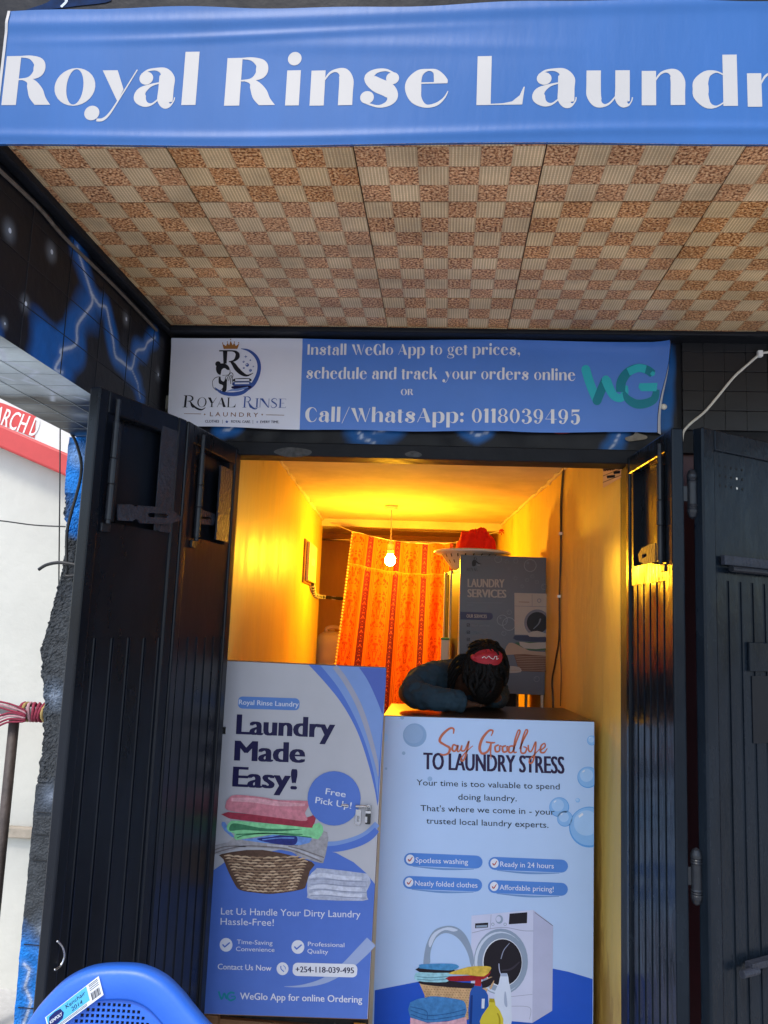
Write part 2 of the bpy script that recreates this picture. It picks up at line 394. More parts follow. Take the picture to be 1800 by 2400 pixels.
FACADE = mat('facade_black', (0.010, 0.011, 0.014), 0.5, 0.3, 6, 0.3, 20, spec=.15)
MAROON = mat('maroon_paint', (0.045, 0.003, 0.008), 0.5, 0.2, 6)
RENDERW = mat('white_render', (0.56, 0.55, 0.49), 0.8, 0.06, 3, 0.3, 20, col2=(0.55, 0.50, 0.42), thr=0.74)
REDP = mat('red_fascia_paint', (0.55, 0.055, 0.05), 0.55, 0.12, 6)
WHITE = mat('white_paint', (0.78, 0.78, 0.76), 0.5, 0.05, 6)
DARK = mat('hole_black', (0.002, 0.002, 0.002), 0.9, 0, 1)
RUST = mat('rusty_pole', (0.055, 0.04, 0.033), 0.6, 0.4, 18, 0.3, 60)
GREYM = mat('grey_rail', (0.22, 0.22, 0.21), 0.6, 0.2, 12)
CABLEB = mat('black_cable', (0.012, 0.012, 0.012), 0.5, 0.1, 10)
CABLEW = mat('white_cable', (0.62, 0.60, 0.54), 0.5, 0.1, 10)
def inkt(name, c, rough=0.5, var=0.24): return mat('print_'+name, c, rough, var, 55, spec=0.2)
def ink(name, c, rough=0.4, var=0.04): return mat('print_'+name, c, rough, var, 12, spec=0.22)

# ------------------------------------------------------------------ ground
g = MB(); g.add([(-40, -40, 0), (40, -40, 0), (40, 40, 0), (-40, 40, 0)], [(0, 1, 2, 3)])
tag(g.build('ground', CONC), kind='structure')

# ------------------------------------------------------------------ shop building
bld = thing('shop_building', (0, 0.3, 0), 'black painted shop front with a tiled canopy ceiling and a lit yellow room inside', 'shop')
XL, XR, ZC, ZB, YF = -1.01, 3.2, 2.60, 2.20, -1.19     # beam inner face, right end, canopy ceiling, beam underside, canopy front
# outer masonry: left of door, above door, right of door, roof mass
m = MB()
m.box((-1.0, 0.0, 0.0), (-0.765, 0.12, 2.2))
m.box((-1.0, 0.0, 2.2), (XR, 0.12, 3.3))
m.box((0.60, 0.0, 0.0), (0.66, 0.12, 2.2))
m.box((0.66, 0.005, 2.03+0.27), (XR, 0.12, 2.2+0.0)) if False else None
m.box((-1.3, 0.121, 0.0), (-1.21, 4.4, 3.3)); m.box((XR-0.1, 0.121, 0.0), (XR, 4.4, 3.3))
m.box((-1.209, 4.3, 0.0), (XR-0.101, 4.4, 3.3)); m.box((-1.209, 0.121, 3.2), (XR-0.101, 4.299, 3.3))
m.build('outer_wall', FACADE, bld)
# maroon wall of the neighbouring room behind the folded leaf, grey tiles above it
m = MB(); m.box((0.661, 0.03, 0.0), (XR, 0.12, 2.27)); m.build('side_wall', MAROON, bld)
m = MB(); px0, px1, pz0, pz1 = 0.775, XR, 2.275, 2.595; tw, th = 0.070, 0.068
nx = int((px1-px0)/tw); nz = 5
for i in range(nx):
    for j in range(nz):
        if (i, j) == (0, 9): continue
        jx = 0.0022 if (i % 4) == 0 else 0.0004
        m.box((px0+i*tw+jx, -0.012+random.uniform(-.0008, .0008), pz0+j*th+0.001), (px0+(i+1)*tw, -0.001, min(2.598, pz0+(j+1)*th-0.0004)))
m.build('wall_tiles', GREYT, bld, bevel=0.0012)
# room: skewed side walls
LW = ((-0.757, 0.121), (-0.945, 3.28)); RW = ((0.599, 0.121), (0.372, 3.68))
def onwall(px, py, W):
    a, b = Vector((*W[0], 0)), Vector((*W[1], 0)); d = b-a
    return onplane(px, py, a, (-d.y, d.x, 0))
ZR = 2.35; FL = 0.16
m = MB()
def slab(W, t, z0, z1):
    (x0, y0), (x1, y1) = W
    m.hexa([(x0, y0, z0), (x1, y1, z0), (x1+t, y1, z0), (x0+t, y0, z0)], [(x0, y0, z1), (x1, y1, z1), (x1+t, y1, z1), (x0+t, y0, z1)])
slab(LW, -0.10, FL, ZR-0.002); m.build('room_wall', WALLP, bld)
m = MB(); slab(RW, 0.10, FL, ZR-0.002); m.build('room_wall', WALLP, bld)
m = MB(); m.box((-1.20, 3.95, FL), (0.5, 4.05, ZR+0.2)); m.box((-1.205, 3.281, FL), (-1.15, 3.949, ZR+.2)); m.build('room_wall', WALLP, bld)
# plaster ridge where walls meet the ceiling
m = MB()
for W, sg in ((LW, 1), (RW, -1)):
    P = []; R_ = []
    for i in range(60):
        t = i/59; P.append((W[0][0]+(W[1][0]-W[0][0])*t+sg*0.002+random.uniform(-.004, .004), W[0][1]+(W[1][1]-W[0][1])*t, ZR-0.004+random.uniform(-.008, .002)))
        R_.append(random.uniform(0.005, 0.016))
    m.tube(P, R_, 6)
m.build('plaster_ridge', CEILP, bld, smooth=True)
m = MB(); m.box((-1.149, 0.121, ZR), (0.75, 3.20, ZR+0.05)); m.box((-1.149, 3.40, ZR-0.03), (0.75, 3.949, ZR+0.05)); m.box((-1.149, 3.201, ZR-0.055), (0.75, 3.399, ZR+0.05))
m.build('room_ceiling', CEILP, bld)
m = MB(); m.box((-1.2, -0.02, 0.001), (0.75, 3.94, FL)); m.build('shop_floor', mat('shop_floor', (0.10, 0.075, 0.055), 0.5, 0.2, 6), bld)

# canopy: slab, front fascia, side beam
m = MB(); m.box((-1.31, YF+0.02, ZC+0.02), (XR, -0.001, 2.93)); m.build('canopy_slab', FACADE, bld)
m = MB(); V, F = fill([[tuple(onplane(px, py, (0, YF+.0185, 0), (0, 1, 0)).xz) for px, py in cr_spline([(60, 24), (110, 6), (150, -20), (230, -22), (260, 2), (180, 14), (110, 22)], 4, True)]]); m.add([(x, YF+.0185, z) for x, z in V], F)
m.build('spray_patch', mat('blue_spray', (0.002, 0.016, 0.06), .7, .5, 30, spec=.1), bld)
m = MB(); V, F = stroke_poly([(-.865+.012*k_+.006*((k_ % 2)*2-1), 2.905-.010*k_, .006) for k_ in (0, -1, -2, 1, 2)] if False else [tuple(onplane(px, py, (0, YF+.0175, 0), (0, 1, 0)).xz)+(.006,) for px, py in ((165, -30), (150, -8), (156, 2), (143, 16))]); m.add([(x, YF+.0175, z) for x, z in V], F)
m.build('spray_bolt', mat('bolt_paint', (0.45, 0.5, 0.55), .5, .2, 30), bld)
# small dark cove where the ceiling meets the facade and the beam
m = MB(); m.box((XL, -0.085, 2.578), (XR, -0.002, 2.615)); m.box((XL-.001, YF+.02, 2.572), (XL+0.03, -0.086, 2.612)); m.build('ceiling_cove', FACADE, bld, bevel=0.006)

# tiled ceiling of the canopy
TIL = bpy.data.materials.new('patterned_ceramic_tile'); TIL.use_nodes = True
def node_tiles():
    t = TIL.node_tree; N, L = t.nodes, t.links; p = N['Principled BSDF']
    def mth(op, a, b=None):
        q = N.new('ShaderNodeMath'); q.operation = op
        for i, x in enumerate((a, b)):
            if x is None: continue
            if isinstance(x, (int, float)): q.inputs[i].default_value = x
            else: L.new(x, q.inputs[i])
        return q.outputs[0]
    tc = N.new('ShaderNodeTexCoord'); sx = N.new('ShaderNodeSeparateXYZ'); L.new(tc.outputs['UV'], sx.inputs[0])
    X, Y = sx.outputs[0], sx.outputs[1]      # in checks
    par = mth('MODULO', mth('ADD', mth('FLOOR', X), mth('FLOOR', Y)), 2.0)
    cb = N.new('ShaderNodeCombineXYZ'); L.new(X, cb.inputs[0]); L.new(Y, cb.inputs[1])
    # granular brown checks
    no = N.new('ShaderNodeTexNoise'); no.inputs['Scale'].default_value = 11; no.inputs['Detail'].default_value = 3; L.new(cb.outputs[0], no.inputs['Vector'])
    cr = N.new('ShaderNodeValToRGB'); e = cr.color_ramp.elements
    e[0].position = 0.36; e[0].color = (0.13, 0.042, 0.012, 1); e[1].position = 0.68; e[1].color = (0.92, 0.58, 0.27, 1)
    q = e.new(0.5); q.color = (0.60, 0.25, 0.082, 1)
    L.new(no.outputs[0], cr.inputs[0])
    # ribbed cream checks
    rib = mth('FRACT', mth('MULTIPLY', X, 9.0)); rl = mth('LESS_THAN', rib, 0.36)
    rib2 = mth('LESS_THAN', mth('FRACT', mth('MULTIPLY', Y, 9.0)), 0.2)
    mx = N.new('ShaderNodeMixRGB'); mx.inputs[1].default_value = (0.60, 0.40, 0.195, 1); mx.inputs[2].default_value = (0.86, 0.62, 0.34, 1); L.new(rl, mx.inputs[0])
    m2 = N.new('ShaderNodeMixRGB'); m2.inputs[2].default_value = (0.50, 0.34, 0.17, 1); L.new(mth('MULTIPLY', rib2, 0.45), m2.inputs[0]); L.new(mx.outputs[0], m2.inputs[1])
    mix = N.new('ShaderNodeMixRGB'); L.new(par, mix.inputs[0]); L.new(m2.outputs[0], mix.inputs[1]); L.new(cr.outputs[0], mix.inputs[2])
    # faint joint between checks
    ex = mth('LESS_THAN', mth('FRACT', X), 0.03); ey = mth('LESS_THAN', mth('FRACT', Y), 0.03)
    m3 = N.new('ShaderNodeMixRGB'); m3.inputs[2].default_value = (0.25, 0.15, 0.08, 1); L.new(mth('MULTIPLY', mth('MAXIMUM', ex, ey), 0.5), m3.inputs[0]); L.new(mix.outputs[0], m3.inputs[1])
    # grime
    ng = N.new('ShaderNodeTexNoise'); ng.inputs['Scale'].default_value = 0.45; ng.inputs['Detail'].default_value = 5; L.new(cb.outputs[0], ng.inputs['Vector'])
    mr = N.new('ShaderNodeMapRange'); mr.inputs[1].default_value = 0.3; mr.inputs[2].default_value = 0.7; mr.inputs[3].default_value = 0.72; mr.inputs[4].default_value = 1.12; L.new(ng.outputs[0], mr.inputs[0])
    sc = N.new('ShaderNodeVectorMath'); sc.operation = 'SCALE'; L.new(m3.outputs[0], sc.inputs[0]); L.new(mr.outputs[0], sc.inputs['Scale'])
    wn = N.new('ShaderNodeTexWhiteNoise'); wn.noise_dimensions = '2D'; fl_ = N.new('ShaderNodeCombineXYZ'); L.new(mth('FLOOR', mth('DIVIDE', X, 6.0)), fl_.inputs[0]); L.new(mth('FLOOR', mth('DIVIDE', Y, 4.0)), fl_.inputs[1]); L.new(fl_.outputs[0], wn.inputs['Vector'])
    hs = N.new('ShaderNodeHueSaturation'); L.new(sc.outputs[0], hs.inputs['Color'])
    vr = N.new('ShaderNodeMapRange'); vr.inputs[3].default_value = 0.90; vr.inputs[4].default_value = 1.05; L.new(wn.outputs['Value'], vr.inputs[0]); L.new(vr.outputs[0], hs.inputs['Value'])
    sr = N.new('ShaderNodeMapRange'); sr.inputs[3].default_value = 0.88; sr.inputs[4].default_value = 1.04; L.new(wn.outputs['Color'], sr.inputs[0]); L.new(sr.outputs[0], hs.inputs['Saturation'])
    nst = N.new('ShaderNodeTexNoise'); nst.inputs['Scale'].default_value = 0.16; nst.inputs['Detail'].default_value = 6; nst.inputs['Roughness'].default_value = .7; L.new(cb.outputs[0], nst.inputs['Vector'])
    ms_ = N.new('ShaderNodeMapRange'); ms_.inputs[1].default_value = 0.56; ms_.inputs[2].default_value = 0.72; ms_.inputs[4].default_value = 0.45; L.new(nst.outputs[0], ms_.inputs[0])
    m4 = N.new('ShaderNodeMixRGB'); m4.inputs[2].default_value = (0.16, 0.12, 0.085, 1); L.new(ms_.outputs[0], m4.inputs[0]); L.new(hs.outputs[0], m4.inputs[1])
    L.new(m4.outputs[0], p.inputs['Base Color']); p.inputs['Roughness'].default_value = 0.42; p.inputs['Specular IOR Level'].default_value = 0.25
    b = N.new('ShaderNodeBump'); b.inputs['Strength'].default_value = 0.25; b.inputs['Distance'].default_value = 0.004; L.new(no.outputs[0], b.inputs['Height']); L.new(b.outputs[0], p.inputs['Normal'])
node_tiles()
GROUT = mat('dark_grout', (0.03, 0.027, 0.024), 0.8, 0.2, 20)
me = bpy.data.meshes.new('canopy_ceiling'); tv, tf, tu = [], [], []
TWX, TWY = 0.4055, 0.2975
xs0 = -0.2225-2*TWX
YE = [atz(900, py, ZC-.006).y for py in (785, 697.5, 604, 473.5)]; YE = [YE[0]]+YE[1:]+[YE[3]-TWY, YE[3]-2*TWY]
for i in range(0, 11):
    for j in range(0, 5):
        x0 = xs0+i*TWX; y1 = YE[j]; y0 = YE[j+1]
        x1 = x0+TWX
        cx0, cx1, cy0, cy1 = max(x0, XL+.005), min(x1, XR), max(y0, YF+.025), min(y1, -0.003)
        if cx1-cx0 < .02 or cy1-cy0 < .01: continue
        gx = 0.0012+random.uniform(-.0006, .0012); gy = 0.0012+random.uniform(-.0006, .001)
        tilt = [random.uniform(-.0012, .0012) for _ in range(4)]; off = random.choice((0, 0, 1))
        o = len(tv)
        for k, (x, y) in enumerate(((cx0+gx, cy0+gy), (cx1-gx, cy0+gy), (cx1-gx, cy1-gy), (cx0+gx, cy1-gy))):
            tv.append((x, y-0.3, ZC-0.006+tilt[k]))
            tu.append(((x-x0)/TWX*6+i*6+60, (y-y0)/(y1-y0)*4+(8-j)*4))
        for k in range(4): tv.append((tv[o+k][0], tv[o+k][1], ZC+0.004))
        tf += [(o, o+3, o+2, o+1)]+[(o+k, o+(k+1) % 4, o+4+(k+1) % 4, o+4+k) for k in range(4)]
me.from_pydata(tv, [], tf); me.materials.append(TIL)
uv = me.uv_layers.new(name='UVMap')
for lp in me.loops:
    vi = lp.vertex_index; b0 = vi//8*4; uv.data[lp.index].uv = tu[b0+(vi % 8) % 4]
o = bpy.data.objects.new('canopy_ceiling', me); COL.objects.link(o); o.parent = bld
m = MB(); m.box((XL, YF+.021, ZC+0.005), (XR, -0.002, ZC+0.019)); m.build('ceiling_grout', GROUT, bld)

# --- spray-painted surfaces -------------------------------------------------
K0 = (0.0055, 0.006, 0.009)
BLU = (0.005, 0.098, 0.37)
BOLT = (0.50, 0.56, 0.66)
def segd(p, a, b):
    ax, ay = a; bx, by = b; dx, dy = bx-ax, by-ay; L2 = dx*dx+dy*dy or 1e-9
    t = max(0, min(1, ((p[0]-ax)*dx+(p[1]-ay)*dy)/L2)); return math.hypot(p[0]-ax-t*dx, p[1]-ay-t*dy)
def mural_col(bolts, glow, stars, blobs=(), base=K0, blue=BLU):
    """colour at (a, b): blue overspray along the bolts, pale core lines, star dots with a soft ring"""
    def fn(a, b):
        n = noise.noise(Vector((a*9, b*9, 3.1)))
        k = 0
        for pl, wd in glow:
            d = min(segd((a, b), pl[i], pl[i+1]) for i in range(len(pl)-1))
            k = max(k, max(0, min(1, (wd*(1+0.5*n)-d)/(wd*0.55))))
        for (bx, by, r, col, st) in blobs: pass
        c = [base[i]+(blue[i]-base[i])*k for i in range(3)]
        for (bx, by, r, col, st) in blobs:
            d = math.hypot(a-bx, b-by)/r*(1+0.5*n); q = st*max(0, min(1, 1-d))
            c = [c[i]+(col[i]-c[i])*q for i in range(3)]
        for pl, wd in bolts:
            d = min(segd((a, b), pl[i], pl[i+1]) for i in range(len(pl)-1))
            q = max(0, min(1, (wd-d)/(wd*0.7)))
            q = max(q*.85, 0.16*max(0, 1-d/(wd*3.0)))
            c = [c[i]+(BOLT[i]-c[i])*q for i in range(3)]
        for sx, sy, r in stars:
            d = math.hypot(a-sx, b-sy)
            q = 0.20*max(0, 1-(d-r)/(r*4.5))**1.5
            if q > 0: c = [c[i]+(BOLT[i]*1.2-c[i])*q for i in range(3)]
        return tuple(c)
    return fn
z3 = zoomer(0, 330, 0.5425)
def yz(x, y): p = atx(*z3(x, y), XL+.001); return (p.y, p.z)
b1 = [yz(*q) for q in cr_spline([(335, 455), (345, 495), (365, 560), (395, 655), (400, 700), (375, 740), (335, 800), (330, 880), (265, 905), (268, 930), (240, 985), (272, 1000)], 3)]
b2 = [yz(*q) for q in cr_spline([(395, 655), (430, 710), (460, 720), (475, 790), (490, 860), (500, 930), (530, 955), (570, 985), (590, 910), (625, 900), (640, 870), (672, 850)], 3)]
b3 = [yz(*q) for q in ((570, 985), (597, 1050), (600, 1080), (607, 1110))]
b4 = [yz(*q) for q in ((-60, 600), (-90, 700), (-40, 800))]
fn = mural_col([(b1, 0.0070), (b2, 0.0065), (b3, 0.004)], [(b1[:20], 0.052), (b1[14:], 0.085), (b2, 0.05), (b3, 0.05), (b4, 0.06), ([yz(200, 880), yz(190, 930)], 0.10)], [(*yz(*q), r) for q, r in (((42, 388), .007), ((223, 480), .007), ((111, 704), .006), ((545, 770), .0065), ((683, 1010), .0065), ((20, 790), .004))])
SAG = []
m = MB()
m.grid(lambda u, v: (XL, YF+.03+u*(-0.002-YF-.03), ZB+v*(ZC-ZB)), 190, 80, 0, lambda u, v: fn(YF+.03+u*(-0.002-YF-.03), ZB+v*(ZC-ZB)))
# underside of the beam: pale overspray with ground and sky glare painted in, bolt lines
def under(a, b):
    return uf(a, b)
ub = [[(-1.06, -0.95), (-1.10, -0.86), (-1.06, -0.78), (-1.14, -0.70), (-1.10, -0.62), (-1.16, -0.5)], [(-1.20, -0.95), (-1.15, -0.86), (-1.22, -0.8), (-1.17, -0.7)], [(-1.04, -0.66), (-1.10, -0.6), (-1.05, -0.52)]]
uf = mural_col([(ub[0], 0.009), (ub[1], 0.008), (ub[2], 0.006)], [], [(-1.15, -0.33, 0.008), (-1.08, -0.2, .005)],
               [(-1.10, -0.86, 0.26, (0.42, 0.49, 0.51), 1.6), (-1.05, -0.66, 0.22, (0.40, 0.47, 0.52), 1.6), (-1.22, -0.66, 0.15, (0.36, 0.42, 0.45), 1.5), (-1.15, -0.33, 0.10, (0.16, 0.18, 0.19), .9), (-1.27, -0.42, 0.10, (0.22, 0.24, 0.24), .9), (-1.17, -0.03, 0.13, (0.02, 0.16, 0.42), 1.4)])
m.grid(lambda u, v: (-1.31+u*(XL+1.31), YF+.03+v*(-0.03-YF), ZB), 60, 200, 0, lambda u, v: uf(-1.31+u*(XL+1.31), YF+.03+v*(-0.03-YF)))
m.add([(-1.31, YF+.03, ZB), (-1.31, 0, ZB), (-1.31, 0, ZC+.02), (-1.31, YF+.03, ZC+.02)], [(0, 1, 2, 3)])
m.add([(-1.31, YF+.03, ZB), (XL, YF+.03, ZB), (XL, YF+.03, ZC+.02), (-1.31, YF+.03, ZC+.02)], [(0, 1, 2, 3)])
m.add([(-1.31, -.001, ZB), (XL, -.001, ZB), (XL, -.001, ZC), (-1.31, -.001, ZC)], [(0, 1, 2, 3)])
beam = m.build('side_beam', MURAL, bld)
PALE = mat('pale_spray', (0.55, 0.60, 0.68), .5, .1, 30)
for (x, y), r in (((42, 388), .0062), ((223, 480), .0062), ((111, 704), .0055), ((545, 770), .006), ((683, 1010), .006), ((20, 790), .003)):
    m = MB(); yy, zz = yz(x, y); V, F = fill([ell(yy, zz, r, r, 16)]); m.add([(XL+.0016, a, b) for a, b in V], F); m.build('painted_star', PALE, beam)
# tile joints on the beam faces, raised paint line along the ceiling edge
m = MB()
for k in range(1, 6): m.box((XL+.0002, YF+.03+k*0.2, ZB+.002), (XL+.0014, YF+.033+k*0.2, ZC-.03))
for k in (1, 2, 3): m.box((XL+.0003, YF+.031, ZB+k*0.105), (XL+.0012, -.003, ZB+k*0.105+.002))
m.build('tile_joint', mat('joint_paint', (0.009, 0.010, 0.014), 0.5, 0.1, 9), beam)
m = MB()
for k in range(1, 12): m.box((-1.309, YF+.03+k*0.1, ZB-.0010), (XL-.002, YF+.0315+k*0.1, ZB-.0002))
for k in (1, 2): m.box((-1.31+k*0.1, YF+.032, ZB-.0015), (-1.3075+k*0.1, -.01, ZB-.0004))
m.build('tile_joint', mat('joint_pale', (0.34, 0.38, 0.40), 0.5, 0.1, 9), beam)
m = MB(); m.tube(sp3([(XL+.004, -1.13, ZC-.05), (XL+.006, -0.95, ZC-.045), (XL+.004, -0.8, ZC-.052), (XL+.006, -.5, ZC-.048), (XL+.005, -.15, ZC-.05)], 6), 0.005, 6)
m.build('paint_ridge', mat('bare_cement', (0.12, 0.095, 0.075), 0.8, 0.3, 40), beam)

# pillar on the left, broken plaster edge
def pedge(z):
    n = noise.noise(Vector((z*5, 0.3, 2)))*0.016+noise.noise(Vector((z*23, 1.3, 2)))*0.010+noise.noise(Vector((z*70, 1.3, 2)))*0.005+noise.noise(Vector((z*160, 1.3, 2)))*0.004
    rough = 1.0 if 1.05 < z < 2.0 else 0.22
    return -1.338+n*rough+(0.02*math.exp(-((z-1.85)/0.12)**2))-(0.02*math.exp(-((z-1.45)/0.12)**2))
z7 = zoomer(0, 850, 0.3376); z4 = zoomer(0, 1450, 0.4295)
def xz(Z, x, y, yy=-0.03): p = aty(*Z(x, y), yy); return (p.x, p.z)
pst = [(*xz(z4, 290, 425), .006), (*xz(z4, 287, 975), .0055), (*xz(z4, 228, 1700), .006), (*xz(z7, 575, 1610), .004)]
pb = [[xz(z4, 130, 1885), xz(z4, 160, 1915), xz(z4, 150, 1960), xz(z4, 135, 2010), xz(z4, 170, 2090), xz(z4, 140, 2180), (-1.33, .2)]]
pf = mural_col([(pb[0], 0.007)], [([(-1.295, 2.2), (-1.285, 2.05), (-1.27, 1.90)], 0.075), ([(-1.32, .5), (-1.25, .45), (-1.25, .2)], 0.08), ([(-1.38, .5), (-1.30, .40), (-1.30, 0)], 0.1)], pst,
               [(pst[0][0], pst[0][1], 0.07, (0.12, 0.16, 0.22), .8), (pst[1][0], pst[1][1], 0.07, (0.10, 0.13, 0.18), .7), (pst[2][0], pst[2][1], 0.08, (0.10, 0.13, 0.17), .7), (-1.29, 2.13, 0.05, (0.35, 0.5, 0.7), .6), (-1.235, 1.65, .07, (.10, .13, .17), .7)], (0.042, 0.047, 0.052), (0.006, 0.17, 0.56))
def pdisp(x, z):
    e = max(0, 1-(x-pedge(z))/0.11)
    r = (1.0 if 1.02 < z < 2.0 else 0.12)
    return -0.03+r*e*(0.010+0.004*noise.noise(Vector((x*30, z*30, 0)))+0.006*noise.noise(Vector((x*90, z*90, 5)))+0.006*noise.noise(Vector((x*210, z*210, 5))))
m = MB()
def pp(u, v):
    z = 0.0+v*2.2; x = pedge(z)+u*(-1.0-pedge(z)); return (x, pdisp(x, z), z)
def cc(u, v):
    z = 0.0+v*2.2; x = pedge(z)+u*(-1.0-pedge(z)); return pf(x, z)
m.grid(pp, 90, 420, 0, cc)
m.grid(lambda u, v: (pedge(v*2.2)+0.012*u*noise.noise(Vector((u*9, v*60, 1))), pdisp(pedge(v*2.2), v*2.2)+u*0.33, v*2.2), 12, 420, 0, lambda u, v: (0.03, 0.03, 0.03))
m.build('pillar', PLASTER, bld)
m = MB()
for z in (0.33, 0.52, 0.78, 0.86, 0.93, 1.72, 1.80, 1.89): m.box((pedge(z)+.012 if z < 1.0 else -1.275, -0.0325, z), (-1.0, -0.0298, z+.0022))
for x in (-1.262, -1.16): m.box((x, -0.0324, 0.3), (x+.002, -0.0299, 0.93)); m.box((x, -0.0324, 1.64), (x+.002, -0.0299, 2.0))
m.build('tile_joint', mat('joint_grey', (0.006, 0.006, 0.007), 0.5, 0.1, 9), bld)

# lintel over the door: painted wall strip, then the steel head of the frame
zz5 = zoomer(380, 770, 0.3737); zz6 = zoomer(950, 770, 0.5124)
lb = [[xz(zz5, *q, -.004) for q in ((1230, 650), (1250, 668), (1240, 682), (1290, 700), (1330, 720))], [xz(zz5, *q, -.004) for q in ((1330, 650), (1400, 635), (1450, 622))], [xz(zz5, *q, -.004) for q in ((385, 640), (430, 632), (440, 622))],
      [xz(zz6, *q, -.004) for q in ((285, 465), (330, 490), (375, 475))], [xz(zz6, *q, -.004) for q in ((975, 490), (955, 530), (940, 545))]]
lf_ = mural_col([(b, 0.004) for b in lb], [(lb[0]+lb[1], 0.06), (lb[2], 0.04), (lb[3], 0.035), (lb[4], 0.045), ([(0.72, 2.3), (0.73, 2.56)], 0.03)], [], [], K0, (0.006, 0.09, 0.30))
m = MB(); m.grid(lambda u, v: (-1.0+u*1.76, -0.004-0.004*noise.noise(Vector((u*30, v*4, 1))), 2.2+v*0.39), 200, 44, 0, lambda u, v: lf_(-1.0+u*1.76, 2.2+v*.39))
m.build('lintel', MURAL, bld, smooth=True)
m = MB(); m.box((-0.80, -0.036, 2.150), (0.66, 0.06, 2.198)); m.box((-0.80, -0.028, FL), (-0.741, 0.06, 2.149)); m.box((0.588, -0.028, FL), (0.655, 0.06, 2.149))
m.build('door_frame', [FACADE], bld, bevel=0.004)
m = MB(); m.lathe([(0.0005, 0), (0.0095, 0.001), (0.011, 0.006), (0.008, 0.011), (0.0005, 0.013)], aty(*zz6(1180, 360), -0.002), 12, ax=(0, -1, 0)); m.build('bolt', CABLEW, bld, smooth=True)
# patches of peeled paint on the lintel
m = MB()
PEEL = [mat('bare_plaster', (0.22, 0.19, 0.15), 0.9, 0.3, 40), mat('worn_paint', (0.045, 0.045, 0.045), 0.7, 0.6, 60), mat('red_smear', (0.2, 0.01, 0.015), 0.6, 0.3, 40)]
def patch(Z, pts, y, mb, mi=0):
    V, F = fill([[tuple(aty(*Z(*q), y).xz) for q in cr_spline(pts, 4, True)]]); mb = MB(); mb.add([(x, y, z) for x, z in V], F); mb.build('peeled_patch', PEEL[mi], bld)
patch(zz6, [(1005, 500), (1040, 488), (1055, 472), (1070, 480), (1105, 492), (1100, 505), (1060, 512), (1020, 516)], -0.0125, m)
patch(zz5, [(700, 770), (780, 745), (900, 755), (940, 775), (900, 800), (800, 806), (740, 795)], -0.0372, m, 1)
patch(zz6, [(0, 570), (40, 560), (75, 575), (60, 588), (10, 585)], -0.0372, m, 1)
patch(zz6, [(665, 470), (700, 462), (760, 465), (750, 478), (700, 482)], -0.0125, m, 2)


